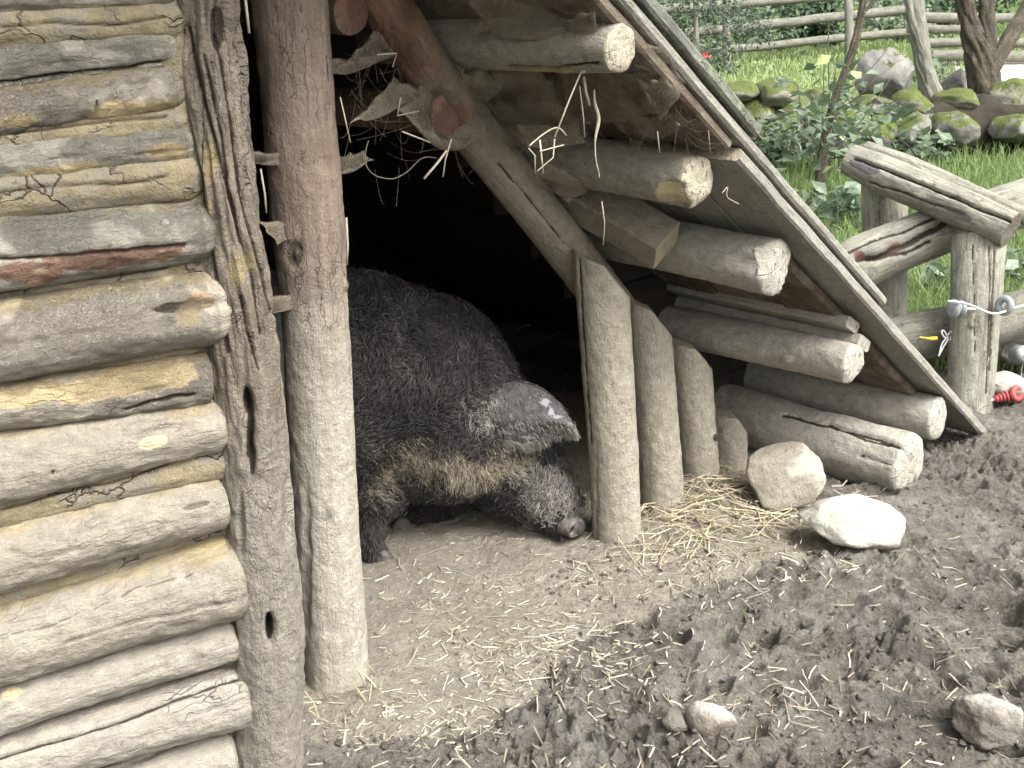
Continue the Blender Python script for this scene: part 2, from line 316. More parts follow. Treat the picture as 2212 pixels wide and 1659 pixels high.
def webmat():
    m = NT('cobweb'); p = m.pos(); a = m.noise(p, 24, 5, .65); b = m.noise(p, 150, 4, .7)
    c = m.ramp(b, [(.3, (.13, .11, .082)), (.7, (.22, .19, .145))])
    m.set(m.b.inputs['Base Color'], c); m.set(m.b.inputs['Roughness'], 1.0); m.set(m.b.inputs['Specular IOR Level'], .05)
    den = m.attr('dens').outputs['Fac']
    al = m.rng(m.math('ADD', m.math('MULTIPLY', a, .55), m.math('ADD', m.math('MULTIPLY', m.noise(p, 420, 3, .7), .35), m.math('MULTIPLY', den, .7))), .47, 1.05, .0, .88)
    m.set(m.b.inputs['Alpha'], al); m.bump(b, .6, .004); return m.m
M['web'] = webmat()

def groundmat():
    m = NT('ground'); p = m.pos(); mud = m.attr('mud').outputs['Fac']; gr = m.attr('grass').outputs['Fac']; pa = m.attr('path').outputs['Fac']
    a = m.noise(p, 6, 6, .65); b = m.noise(p, 34, 6, .7); c = m.noise(p, 160, 4, .7); fl = m.noise(m.mapv(p, (1, 2.2, 1)), 75, 4, .7, .5)
    dry = m.ramp(m.math('ADD', m.math('MULTIPLY', a, .45), m.math('MULTIPLY', b, .55)), [(.33, (.225, .198, .158)), (.52, (.35, .315, .255)), (.7, (.46, .42, .35))])
    wn = m.math('ADD', m.math('MULTIPLY', b, .35), m.math('ADD', m.math('MULTIPLY', a, .3), m.math('MULTIPLY', m.noise(p, 105, 6, .75), .35))); wet = m.ramp(wn, [(.37, (.038, .031, .023)), (.49, (.155, .136, .108)), (.61, (.35, .325, .27))])
    damp = m.rng(m.math('ADD', m.noise(p, 3.1, 5, .65), m.math('MULTIPLY', m.noise(p, 26, 4, .7), .35)), .60, .76); wet = m.mix(m.math('MULTIPLY', damp, .5), wet, (.035, .028, .021))
    wet = m.mix(m.rng(fl, .62, .70, 0, .5), wet, (.33, .29, .22))
    hi = m.attr('hi').outputs['Fac']; wet = m.mix(m.math('MULTIPLY', hi, .45), wet, (.32, .305, .27))
    col = m.mix(m.rng(m.math('ADD', mud, m.math('MULTIPLY', m.math('SUBTRACT', b, .5), .7)), .35, .65), dry, wet)
    gc = m.ramp(b, [(.3, (.05, .085, .02)), (.7, (.12, .17, .05))]); col = m.mix(gr, col, gc)
    col = m.mix(pa, col, m.ramp(c, [(.3, (.55, .52, .46)), (.7, (.72, .70, .64))]))
    m.set(m.b.inputs['Base Color'], col)
    ro = m.math('SUBTRACT', .95, m.math('MULTIPLY', m.math('MULTIPLY', mud, m.rng(a, .4, .6, .35, 1)), .60)); m.set(m.b.inputs['Roughness'], ro); m.set(m.b.inputs['Specular IOR Level'], m.math('ADD', .2, m.math('MULTIPLY', mud, .55)))
    m.bump(m.math('ADD', m.math('MULTIPLY', b, 1.0), m.math('ADD', m.math('MULTIPLY', m.noise(p, 120, 6, .75), .9), m.math('MULTIPLY', fl, .4))), 1.0, .024); return m.m
M['ground'] = groundmat()

# ------------------------------------------------------------------ terrain
def poly_sd(xy, poly):
    """signed distance, positive inside"""
    poly = np.asarray(poly, dtype=np.float64); x, y = xy[:, 0], xy[:, 1]; d = np.full(len(xy), 1e9); ins = np.zeros(len(xy), bool)
    for i in range(len(poly)):
        a, b = poly[i], poly[(i + 1) % len(poly)]; e = b - a; w = xy - a
        t = np.clip((w @ e) / (e @ e), 0, 1); d = np.minimum(d, np.hypot(w[:, 0] - e[0] * t, w[:, 1] - e[1] * t))
        c = ((a[1] > y) != (b[1] > y)); with_ = (b[0] - a[0]) * (y - a[1]) / (b[1] - a[1] + 1e-12) + a[0]; ins ^= c & (x < with_)
    return np.where(ins, d, -d)
DRY = [ground(x, y)[:2] for x, y in [(500, 1659), (640, 1625), (900, 1600), (1080, 1600), (1200, 1530), (1230, 1440), (1330, 1350), (1450, 1290), (1600, 1235), (1740, 1215), (1850, 1190), (1820, 1090), (1760, 1000), (1560, 930), (1300, 850), (500, 850), (300, 1400)]]
GROUNDZ0 = 4.6
LAWN_Y = 5.2
def tbase(x, y):
    """broad shape of the land"""
    x = np.asarray(x, float); y = np.asarray(y, float)
    z = .055 * np.clip(y - GROUNDZ0, 0, 14) + .10 * np.clip(y - 18, 0, 60) * sstep(18, 26, y)
    m = ground(1520, 1075); z = z + .05 * np.exp(-((x - m[0]) ** 2 + (y - m[1]) ** 2) / .16 ** 2)
    return z
def gpx(px, py, lift=0.0):
    z = 0.0
    for _ in range(25):
        q = ground(px, py, min(z, 1.2)) if ray(px, py)[2] < -.004 else D(px, py, 40); z = .6 * z + .4 * (float(tbase(q[0], q[1])) + lift)
    return ground(px, py, z)
HOOF = []
_hr = np.random.default_rng(3)
for _ in range(130):
    px, py = _hr.uniform(1150, 2300), _hr.uniform(950, 1700); q = ground(px, py)
    HOOF.append((q[0], q[1], _hr.uniform(.022, .05), _hr.uniform(.012, .034)))
def ground_fields(x, y):
    p = np.stack([x, y, np.zeros_like(x)], 1).astype(np.float32)
    sd = poly_sd(p[:, :2].astype(np.float64), DRY) + .10 * fbm(p * 3.2, 5, 4) + .035 * fbm(p * 14, 9, 3)
    mud = 1 - sstep(-.05, .07, sd)
    pen = 1 - sstep(4.15, 4.6, y - .18 * np.abs(x - 1.2) + .2 * fbm(p * 1.5, 3, 3)); mud = mud * np.maximum(pen, 0)
    big = fbm(p * 2.3, 21, 4)
    p_ = p.copy(); p = p + .05 * np.stack([fbm(p * 7, 15, 2), fbm(p * 7 + 9, 16, 2), 0 * x], 1); b1 = np.abs(fbm(p * 9, 31, 3)); b2 = np.abs(fbm(p * 27, 41, 3)); b3 = vnoise(p * 85, 51); b4 = vnoise(p * 190, 57)
    rg = ridge(p * 13, 61, 3)
    b5 = ridge(p * 46, 67, 2); am = (1 - .5 * sstep(2.7, 3.9, y)) * (.25 + 1.0 * sstep(-.25, .35, fbm(p * 2.7, 77, 3))); b6 = np.abs(fbm(p * 52 + 3, 43, 2)); hm = .034 * big + am * (.046 * (b1 - .22) + .042 * (b2 - .22) + .032 * (b6 - .22) + .006 * b3 + .0055 * b4 + .006 * b5 - .02 * np.maximum(0, fbm(p * 22, 69, 2) - .2)) - .014 * np.maximum(0, fbm(p * 20, 69, 2) - .18)
    hd = .014 * big + .010 * fbm(p * 8, 71, 3) + .0055 * fbm(p * 30, 75, 3) + .0022 * b3 + .006 * np.maximum(0, fbm(p * 18, 81, 2) - .25)
    h = hd * (1 - mud) + hm * mud
    for hx, hy, r, d in HOOF:
        m = (np.abs(x - hx) < r * 3) & (np.abs(y - hy) < r * 3)
        if m.any():
            q = np.hypot(x[m] - hx, y[m] - hy) / r; h[m] += (-d * np.exp(-q ** 4) + .35 * d * np.exp(-((q - 1.35) / .35) ** 2)) * mud[m]
    p = p_; far = sstep(4.2, 6, y); h = h * (1 - .6 * far)
    return h, mud, p, np.clip((b1 - .15) * 2 + big * .8, 0, 1)
def tz(x, y):
    x = np.atleast_1d(np.asarray(x, float)); y = np.atleast_1d(np.asarray(y, float))
    return tbase(x, y) + ground_fields(x, y)[0]
PATHP = [gpx(2110, 205)[:2], gpx(2260, 215)[:2], gpx(2400, 130)[:2], gpx(2300, 110)[:2], gpx(2100, 140)[:2]]
def make_ground():
    th = np.concatenate([np.radians(np.linspace(-180, -34, 30, endpoint=False)), np.radians(np.linspace(-34, 34, 720)), np.radians(np.linspace(34, 180, 31)[1:])])
    r = np.concatenate([np.linspace(.3, 1.6, 14, endpoint=False), np.linspace(1.6, 4.6, 700, endpoint=False), 4.6 * np.exp(np.linspace(0, math.log(400 / 4.6), 110))])
    T, R = np.meshgrid(th, r); x = (np.sin(T) * R).ravel(); y = (np.cos(T) * R).ravel()
    h, mud, p, hi = ground_fields(x, y); dist = np.hypot(x, y); h = h * (1 - sstep(6, 14, dist)) + 0
    hill = 9.0 * sstep(25, 120, dist) * sstep(0, 30, y)
    z = tbase(x, np.minimum(y, 60)) + h + hill
    gr = sstep(4.5, 5.0, y - .18 * np.abs(x - 1.2) + .25 * fbm(p * 1.2, 91, 3)); gr = np.maximum(gr, sstep(6, 9, dist))
    pa = sstep(-.4, .3, poly_sd(np.stack([x, y], 1), PATHP) + .3 * fbm(p * 1.3, 95, 3)); gr = gr * (1 - pa)
    nr, na = R.shape; i = np.arange(nr * na).reshape(nr, na)
    q = np.stack([i[:-1, :-1], i[:-1, 1:], i[1:, 1:], i[1:, :-1]], -1).reshape(-1, 4)
    o = mesh('ground', np.stack([x, y, z], 1), q, M['ground'], attrs={'mud': mud, 'grass': gr, 'path': pa, 'hi': hi}, kind='structure')
    return o
make_ground()

# ------------------------------------------------------------------ logs
def log(name, pts, rad, mat, parent, na=60, dl=.006, seed=0, lump=.05, bark=0.0, barks=(22, 2.6), cuts=(), dents=(), grooves=(), tints=(), end0='flat', end1='flat', chip=.006, sq=1.0, upv=None, label=None, kind=None, front=True, bend=.006, endcol=1.0, rough=.0022):
    """A round timber along pts with radii rad: lumps, bark ridges, cracks (grooves), dents, sawn or hewn ends."""
    pts = np.asarray(pts, float); rad = np.asarray(rad, float); seg = np.linalg.norm(np.diff(pts, axis=0), axis=1); T = np.concatenate([[0], np.cumsum(seg)])
    L = T[-1]; nl = max(4, int(L / dl)); t = np.linspace(0, L, nl)
    if len(pts) > 3:      # smooth the path
        w = max(1, nl // 14); C0 = np.stack([np.interp(t, T, pts[:, k]) for k in range(3)], 1); pad = np.pad(C0, ((w, w), (0, 0)), 'reflect', reflect_type='odd')
        ker = np.ones(2 * w + 1) / (2 * w + 1); C0 = np.stack([np.convolve(pad[:, k], ker, 'valid') for k in range(3)], 1)
    else: C0 = np.stack([np.interp(t, T, pts[:, k]) for k in range(3)], 1)
    r = np.interp(t, T, rad); ax = (pts[-1] - pts[0]) / np.linalg.norm(pts[-1] - pts[0])
    u_ = np.asarray(upv if upv is not None else (Z if abs(ax[2]) < .8 else CAM - pts.mean(0)), float); e2 = u_ - ax * (u_ @ ax); e2 /= np.linalg.norm(e2); e1 = np.cross(ax, e2)
    cvec = CAM - pts.mean(0); thc = math.atan2(cvec @ e2, cvec @ e1)
    if front:   # more vertices on the side that can be seen
        nf = int(na * .72); th = np.concatenate([thc + np.linspace(-1.75, 1.75, nf), thc + np.linspace(1.75, 2 * math.pi - 1.75, na - nf + 2)[1:-1]])
    else: th = np.linspace(0, 2 * math.pi, na, endpoint=False)
    na = len(th)
    C0 = C0 + bend * (e1 * vnoise(np.stack([t * 2.1, t * 0, t * 0 + seed], 1), 3)[:, None] + e2 * vnoise(np.stack([t * 2.1, t * 0 + 9, t * 0 + seed], 1), 4)[:, None])
    TT, HH = np.meshgrid(t, th, indexing='ij'); RR = np.repeat(r[:, None], na, 1)
    c, s = np.cos(HH), np.sin(HH); NP = np.stack([c.ravel() * 1.3 + seed * 7.1, s.ravel() * 1.3, TT.ravel() * 5], 1)
    R = RR.ravel() * (1 + lump * fbm(NP, seed, 3)) + rough * fbm(np.stack([(c * RR).ravel() * 60, (s * RR).ravel() * 60, TT.ravel() * 40 + seed], 1), seed + 5, 3)
    if bark:
        q = np.stack([(HH * RR).ravel() * barks[0] + seed, TT.ravel() * barks[1], 0 * R], 1); q[:, 0] += .8 * fbm(np.stack([TT.ravel() * 7, HH.ravel() * 2, 0 * R + seed], 1), seed + 9, 3)
        z = C0[:, 2][:, None] + 0 * HH; bk = bark if not isinstance(bark, tuple) else (bark[0] * sstep(bark[1], bark[2], z.ravel()))
        R = R + bk * (np.abs(fbm(q, seed + 11, 3)) * 2.2 - .7) + bk * .4 * fbm(q * np.array([2.5, 4, 1]), seed + 15, 2)
    X = C0[:, None, :] + (e1 * c[..., None] + e2 * s[..., None] * sq) * R.reshape(nl, na, 1)
    V = X.reshape(-1, 3); TN = np.zeros((len(V), 4), np.float32)
    lc = np.stack([(c * RR).ravel(), (s * RR).ravel(), TT.ravel()], 1); ln = np.stack([c.ravel(), s.ravel(), 0 * c.ravel()], 1)
    nrm = (e1 * c[..., None] + e2 * s[..., None]).reshape(-1, 3)
    if dents or grooves or tints:
        px, py = proj(V); face = np.einsum('ij,ij->i', nrm, CAM - V) > 0
        wob = min(9, 20 / depth(pts.mean(0))) * fbm(V * 24, seed + 31, 3)
        dep = np.zeros(len(V))
        for (x, y, rx, ry, d, *col) in dents:
            a = col[1] if len(col) > 1 else 0.0; dx, dy = px - x, py - y; dx, dy = dx * math.cos(a) + dy * math.sin(a), -dx * math.sin(a) + dy * math.cos(a)
            k = np.exp(-(((dx + wob * .5) / rx) ** 2 + ((dy + wob * .5) / ry) ** 2) ** 2) * face; dep += d * k
            if col and col[0] is not None: _tint(TN, np.clip(k * 1.4, 0, 1), col[0])
        for (pl_, w, d, *col) in grooves:
            dist = np.full(len(V), 1e9)
            for a, b in zip(pl_[:-1], pl_[1:]):
                ex, ey = b[0] - a[0], b[1] - a[1]; tt = np.clip(((px - a[0]) * ex + (py - a[1]) * ey) / (ex * ex + ey * ey), 0, 1)
                dist = np.minimum(dist, np.hypot(px - a[0] - ex * tt, py - a[1] - ey * tt + wob * .7))
            k = np.exp(-(dist / (w * .72)) ** 2) * face; dep += d * .8 * k
            if col: _tint(TN, k, col[0])
        for (x, y, rx, ry, col, *a) in tints:
            an = a[0] if a else 0.0; dx, dy = px - x, py - y; dx, dy = dx * math.cos(an) + dy * math.sin(an), -dx * math.sin(an) + dy * math.cos(an)
            q = np.hypot((dx + wob * 1.6) / rx, (dy + wob * 1.2) / ry) + .35 * fbm(V * 22, seed + 41, 4)
            _tint(TN, (1 - sstep(.45, 1.25, q)) * face, col)
        V = V - nrm * dep[:, None]
    endm = np.zeros(len(V), np.float32)
    idx = np.arange(nl * na).reshape(nl, na); j = np.roll(idx, -1, 1)
    Q = [np.stack([idx[:-1], j[:-1], j[1:], idx[1:]], -1).reshape(-1, 4)]; tris = []
    def capv(ring_i, sign, style):
        nonlocal V, lc, ln, TN, endm, nrm
        base = V[idx[ring_i]]; ctr = base.mean(0); prev = idx[ring_i]; rr = r[ring_i]
        if style == 'round': prof = [(.97, .12), (.88, .30), (.72, .44), (.5, .53), (.25, .57)]
        elif style == 'hewn': prof = [(.95, .10), (.84, .16), (.66, .20), (.45, .22), (.22, .22)]
        else: prof = [(.985, .012), (.9, .012), (.72, .012), (.5, .01), (.25, .01)]
        for f_, b_ in prof:
            P = ctr + (base - ctr) * f_ + ax * sign * b_ * rr
            nz = fbm(np.stack([(P - ctr) @ e1 * 30, (P - ctr) @ e2 * 18, np.full(len(P), seed * 3.7 + ring_i)], 1), seed + 77, 4)
            P = P + ax * sign * (chip * nz)[:, None] * (1 if f_ < .96 else .4)
            k = len(V); ids = np.arange(k, k + na); V = np.concatenate([V, P])
            lc = np.concatenate([lc, np.stack([(P - ctr) @ e1, (P - ctr) @ e2, np.full(na, t[ring_i])], 1)]); ln = np.concatenate([ln, ln[:na]]); nrm = np.concatenate([nrm, nrm[:na]])
            TN = np.concatenate([TN, np.zeros((na, 4), np.float32)]); endm = np.concatenate([endm, np.full(na, endcol if f_ < .96 else .5 * endcol, np.float32)])
            pj, ij = np.roll(prev, -1), np.roll(ids, -1)
            Q.append(np.stack([prev, pj, ij, ids], -1) if sign > 0 else np.stack([ids, ij, pj, prev], -1)); prev = ids
        k = len(V); V = np.concatenate([V, [ctr + ax * sign * prof[-1][1] * rr]]); lc = np.concatenate([lc, [[0, 0, t[ring_i]]]]); ln = np.concatenate([ln, [[0, 0, 0]]]); nrm = np.concatenate([nrm, [ax * sign]])
        TN = np.concatenate([TN, np.zeros((1, 4), np.float32)]); endm = np.concatenate([endm, [endcol]]); pj = np.roll(prev, -1)
        tris.append(np.stack([prev, pj, np.full(na, k)], -1) if sign > 0 else np.stack([pj, prev, np.full(na, k)], -1))
    if end0: capv(0, -1, end0)
    if end1: capv(nl - 1, 1, end1)
    for (cp, cn) in cuts:      # saw cuts: what stands proud of the plane is moved back onto it along the timber
        cn = np.asarray(cn, float) / np.linalg.norm(cn); h = (V - np.asarray(cp)) @ cn; m = h > 0; k = ax @ cn
        V = V - ax[None, :] * (np.where(m, h / k, 0))[:, None]
        V[m] += cn * (chip * .6 * fbm(V[m] * 28, seed + 99, 3))[:, None]; endm = np.maximum(endm, np.where(h > .004, .85 * endcol, 0)).astype(np.float32)
    return mesh(name, V, Q + tris, mat, parent, {'lc': lc, 'ln': ln, 'tint': TN, 'endm': endm}, label=label, kind=kind)
def _tint(TN, k, col):
    k = k.astype(np.float32); a = TN[:, 3]; na_ = np.maximum(a, k); w = np.where(k > 0, k / np.maximum(a + k, 1e-6), 0)[:, None]
    TN[:, :3] = TN[:, :3] * (1 - w) + np.array(col, np.float32) * w; TN[:, 3] = na_

def plank(name, c0, ax, wv, hv, L, Wd, H, mat, parent, seed=0, rough=.003, label=None, endm=True, res=.02, kind=None):
    """sawn board: starts at c0 (centre of its end), runs along ax, width along wv, thickness along hv; edges worn"""
    nl = max(3, int(L / res)); nw = max(3, int(Wd / .02)); b = min(.006, H * .25)
    prof = []
    for x in np.linspace(-Wd / 2 + b, Wd / 2 - b, nw): prof.append((x, H / 2))
    prof.append((Wd / 2, H / 2 - b)); prof.append((Wd / 2, 0)); prof.append((Wd / 2, -H / 2 + b))
    for x in np.linspace(Wd / 2 - b, -Wd / 2 + b, nw): prof.append((x, -H / 2))
    prof.append((-Wd / 2, -H / 2 + b)); prof.append((-Wd / 2, 0)); prof.append((-Wd / 2, H / 2 - b))
    prof = np.array(prof); k = len(prof); t = np.linspace(0, L, nl)
    V = c0 + t[:, None, None] * ax + prof[None, :, 0:1] * wv + prof[None, :, 1:2] * hv; V = V.reshape(-1, 3)
    lc = np.stack([np.tile(prof[:, 0], nl), np.tile(prof[:, 1], nl), np.repeat(t, k)], 1)
    V = V + hv * (rough * fbm(lc * np.array([30, 30, 9]) + seed * 3.3, seed, 3))[:, None] + wv * (rough * fbm(lc * np.array([30, 30, 9]) + seed * 5.3 + 40, seed + 3, 3))[:, None]
    idx = np.arange(nl * k).reshape(nl, k); j = np.roll(idx, -1, 1); Q = np.stack([idx[:-1], idx[1:], j[1:], j[:-1]], -1).reshape(-1, 4)
    e = np.zeros(len(V), np.float32); ex = [V[idx[0]].copy(), V[idx[-1]].copy()]; off = len(V); V = np.concatenate([V] + ex); lc2 = np.concatenate([lc, lc[idx[0]], lc[idx[-1]]]); e = np.concatenate([e, np.ones(2 * k, np.float32) * (1 if endm else 0)])
    ln = np.zeros_like(lc2); caps = [np.array([np.arange(off, off + k)]), np.array([np.arange(off + k, off + 2 * k)[::-1]])]
    return mesh(name, V, [Q] + caps, mat, parent, {'lc': lc2, 'ln': ln, 'tint': np.zeros((len(V), 4)), 'endm': e}, smooth=False, label=label, kind=kind)

# ------------------------------------------------------------------ the shelter
hut = thing('pig_shelter', 'low log shelter with clay joints, triangular doorway and board lean-to roof, the pig inside', 'shelter', P0)
WA = math.radians(62); wdir = np.array([math.sin(WA), math.cos(WA), 0]); wn = np.array([math.cos(WA), -math.sin(WA), 0]); WP = np.array([-.50, 1.845, 0])
def WL(px, py, o=0.0): return onplane(px, py, WP + wn * o, wn)
YEL, RED, PALE, DARK, ROT = (.36, .29, .16), (.175, .10, .07), (.56, .44, .27), (.03, .025, .02), (.055, .04, .03)
# right end x, its top and bottom, then top and bottom where the log leaves the picture at the left edge
WALL = [
 (360, -95, 12, -70, 30, 'log', {}),
 (362, 62, 137, 104, 182, 'loggrey', dict(grooves=[([(-50, 186), (120, 163), (300, 142), (365, 136)], 5, .012, DARK)])),
 (372, 140, 224, 184, 282, 'log', dict(dents=[(207, 226, 26, 22, -.006, None), (207, 226, 5, 14, .004, DARK)], tints=[(300, 236, 130, 26, YEL, -.12), (40, 262, 60, 20, YEL)])),
 (398, 276, 345, 310, 392, 'loggrey', dict(tints=[(360, 325, 60, 26, YEL), (120, 375, 140, 22, YEL, -.12)])),
 (424, 420, 560, 462, 620, 'loggrey', dict(grooves=[([(-50, 562), (140, 553), (300, 540), (400, 530)], 6, .010, DARK)], tints=[(250, 556, 190, 26, RED, -.09), (60, 590, 90, 30, RED), (85, 585, 16, 7, PALE)], dents=[(357, 481, 9, 8, -.006, (.36, .36, .33))])),
 (452, 588, 752, 642, 822, 'log', dict(dents=[(400, 660, 70, 14, .012, ROT, -.08)], tints=[(405, 690, 34, 26, (.40, .33, .2)), (430, 650, 40, 22, (.33, .24, .15), -.1)])),
 (444, 752, 872, 822, 934, 'log', dict(tints=[(230, 850, 95, 22, PALE, -.13), (380, 818, 60, 26, PALE, -.2), (300, 815, 150, 45, YEL, -.13), (100, 850, 160, 30, YEL, -.1)], grooves=[([(270, 885), (330, 868), (420, 852)], 6, .010, ROT)])),
 (470, 866, 982, 940, 1088, 'logmud', dict(tints=[(332, 957, 38, 15, PALE, -.3)], dents=[(360, 900, 60, 8, .004, None, -.12), (118, 1023, 5, 5, .006, ROT)])),
 (476, 1018, 1142, 1120, 1268, 'logmud', dict(dents=[(205, 1112, 22, 5, .004, None, .3), (425, 1092, 30, 6, .005, (.12, .10, .08), -.25)])),
 (499, 1148, 1328, 1300, 1472, 'logmud', dict(grooves=[([(-40, 1378), (110, 1352), (300, 1270), (420, 1240)], 3.5, .004, (.13, .11, .09)), ([(140, 1390), (260, 1350), (500, 1300)], 6, .005, (.17, .145, .12))], dents=[(417, 1242, 10, 9, -.006, None), (474, 1292, 11, 10, -.008, None)], tints=[(440, 1178, 60, 22, YEL, -.2)])),
 (500, 1340, 1428, 1466, 1578, 'logbare', dict(dents=[(440, 1408, 8, 8, -.006, None)], tints=[(22, 1500, 30, 16, PALE, -.3)])),
 (526, 1432, 1572, 1582, 1712, 'logbare', dict(grooves=[([(-60, 1655), (120, 1605), (300, 1545), (420, 1497), (520, 1462)], 5, .016, DARK)], dents=[(466, 1540, 17, 17, .006, None)])),
 (504, 1578, 1680, 1755, 1865, 'logbare', {}),
 (500, 1690, 1800, 1875, 1990, 'logbare', {}),
]
ext = -.62
prevb = None
gaps = []
kr = np.random.default_rng(44)
for i, (xr, t1, b1, t0, b0, mk, kw) in enumerate(WALL):
    kw = dict(kw); ex = []
    for _ in range(6):
        x = kr.uniform(0, xr - 20); f_ = x / xr; y0_, y1_ = t0 + (t1 - t0) * f_, b0 + (b1 - b0) * f_; y = y0_ + (y1_ - y0_) * kr.uniform(.2, .8); q = kr.random()
        if q < .4: ex.append((x, y, kr.uniform(8, 14), kr.uniform(7, 12), -kr.uniform(.002, .005), None))
        else: ex.append((x, y, kr.uniform(20, 70), kr.uniform(5, 10), kr.uniform(.002, .004), None, math.atan2((t1 - t0), xr) * 1.0))
    kw['dents'] = list(kw.get('dents', [])) + ex
    yr, yl = (t1 + b1) / 2, (t0 + b0) / 2; hr, hl = (b1 - t1) / 2, (b0 - t0) / 2
    pr, p_l = WL(xr - 6, yr), WL(0, yl); rr, rl = hr * depth(pr) / F * 1.04, hl * depth(p_l) / F * 1.04
    dv = (p_l - pr); pe = pr + dv * 1.55; re = rl + (rl - rr) * .4
    mn = .040; back = max(0, mn - rr); off = -wn * back
    log('wall_log', [pe + off, p_l + off, pr + off], [max(re, mn), max(rl, mn), max(rr, mn)], M[mk], hut, na=96, dl=.0046, seed=10 + i, lump=.095, rough=.004, end0=None, end1='hewn' if i > 5 else 'round', endcol=.35, chip=.008, **kw)
for i in range(len(WALL) - 1):
    a, b = WALL[i], WALL[i + 1]; xr = min(a[0], b[0]) + 4
    tr, br, tl, bl = a[2], b[1], a[4], b[3]
    wide = ((br - tr) + (bl - tl)) / 2; deep = .030 if i in (9, 10, 11) else (.006 if wide > 25 else .016)
    pr, p_l = WL(xr, (tr + br) / 2, -deep), WL(0, (tl + bl) / 2, -deep)
    rr = (max(br - tr, 4) / 2 + 22) * depth(pr) / F; rl = (max(bl - tl, 4) / 2 + 22) * depth(p_l) / F; pe = pr + (p_l - pr) * 1.55
    gl = []
    if wide > 20: gl = [([(0, tl + (bl - tl) * .35), (120, tl + (bl - tl) * .3 + (tr - tl) * .3), (240, (tl + bl) / 2 + (tr - tl) * .6), (360, (tr + br) / 2)], 4.5, .009, (.07, .055, .035))]
    log('clay_joint', [pe, p_l, pr], [rl, rl, rr], M['clay'] if i < 9 else M['logmud'], hut, na=60, dl=.006, seed=60 + i, lump=.16, end0=None, end1='round', endcol=0, bend=.008, grooves=gl)
# clay packed along the corner
log('clay_joint', [WL(362, -60, -.01), WL(376, 60, -.005), WL(392, 200, -.005), WL(412, 330, -.005), WL(428, 450, -.005), WL(438, 560, -.01)], [.03, .03, .026, .026, .024, .018], M['clay'], hut, seed=90, lump=.28, upv=wn, end0='round', end1='round', endcol=0, bend=.008)
log('clay_joint', [WL(452, 760, -.018), WL(470, 900, -.018), WL(484, 1030, -.018), WL(498, 1160, -.02), WL(505, 1400, -.03), WL(520, 1600, -.03)], [.022, .02, .024, .02, .02, .02], M['clay'], hut, seed=91, lump=.3, upv=wn, end0='round', end1='round', endcol=0, bend=.008)
# solid backing behind the log wall
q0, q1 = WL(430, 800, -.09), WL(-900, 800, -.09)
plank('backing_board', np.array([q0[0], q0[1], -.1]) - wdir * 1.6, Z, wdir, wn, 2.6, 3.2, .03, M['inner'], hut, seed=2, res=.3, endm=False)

# posts
def vpost(pts, plane, extra_r=1.0): 
    P, R = [], []
    for x, y, w in pts:
        q = plane(x, y); P.append(q); R.append(w / 2 * depth(q) / F * extra_r)
    return P, R
pts, rad = vpost([(582, 1760, 150), (583, 1650, 146), (582, 1400, 150), (571, 1200, 142), (556, 1000, 148), (541, 850, 150), (528, 700, 152), (506, 500, 130), (478, 250, 134), (458, 0, 130), (436, -260, 130)], lambda x, y: WL(x, y, .005))
log('corner_post', pts, rad, M['barkpost'], hut, na=130, dl=.0045, seed=120, lump=.09, bark=(.0085, .40, .95), barks=(60, 6.5), rough=.004, end0=None, end1='flat', bend=.012, upv=wn, label='rough barked corner post with a knot hole near its foot',
    dents=[(534, 870, 13, 28, .035, ROT), (541, 930, 10, 70, .028, ROT, .07), (545, 990, 8, 40, .02, ROT), (584, 1362, 11, 30, .045, DARK), (624, 1110, 12, 80, .015, None, .05), (520, 1130, 8, 60, .010, None), (470, 60, 18, 50, .018, ROT), (500, 1440, 10, 90, .012, None)],
    tints=[(513, 580, 22, 38, YEL), (540, 560, 12, 30, YEL), (452, 365, 16, 60, YEL, .1), (445, 470, 16, 60, YEL, .1)],
    grooves=[([(405, 60), (435, 200), (470, 330), (510, 470), (520, 520)], 7, .010, ROT), ([(470, 80), (500, 260), (520, 420), (560, 560), (590, 680)], 7, .012, ROT), ([(440, 120), (480, 300), (495, 430), (545, 590), (565, 720)], 6, .010, ROT), ([(400, 250), (430, 380), (445, 500), (470, 640), (490, 760)], 7, .012, ROT), ([(520, 640), (535, 720), (560, 800)], 6, .008, ROT)])
pts, rad = vpost([(727, 1545, 140), (727, 1470, 138), (724, 1400, 138), (712, 1200, 141), (701, 1000, 141), (688, 800, 144), (680, 640, 143), (666, 500, 160), (644, 250, 156), (623, 0, 164), (600, -280, 165)], G)
log('door_post', pts, rad, M['post'], hut, na=96, dl=.005, seed=140, lump=.035, end0=None, end1='flat', upv=n, bend=.008, label='smooth round doorway post, reddish above and caked with pale mud below',
    dents=[(636, 548, 18, 30, .007, (.10, .085, .065)), (640, 552, 8, 12, -.006, None), (752, 575, 10, 90, .008, None), (755, 615, 10, 16, -.012, None), (662, 1215, 10, 160, .006, None), (715, 1100, 9, 14, -.006, None), (735, 1130, 8, 20, -.004, None)],
    grooves=[([(650, 0), (652, 60), (654, 110)], 2.5, .004, ROT), ([(706, 120), (712, 190), (713, 235)], 2, .003, ROT)], )

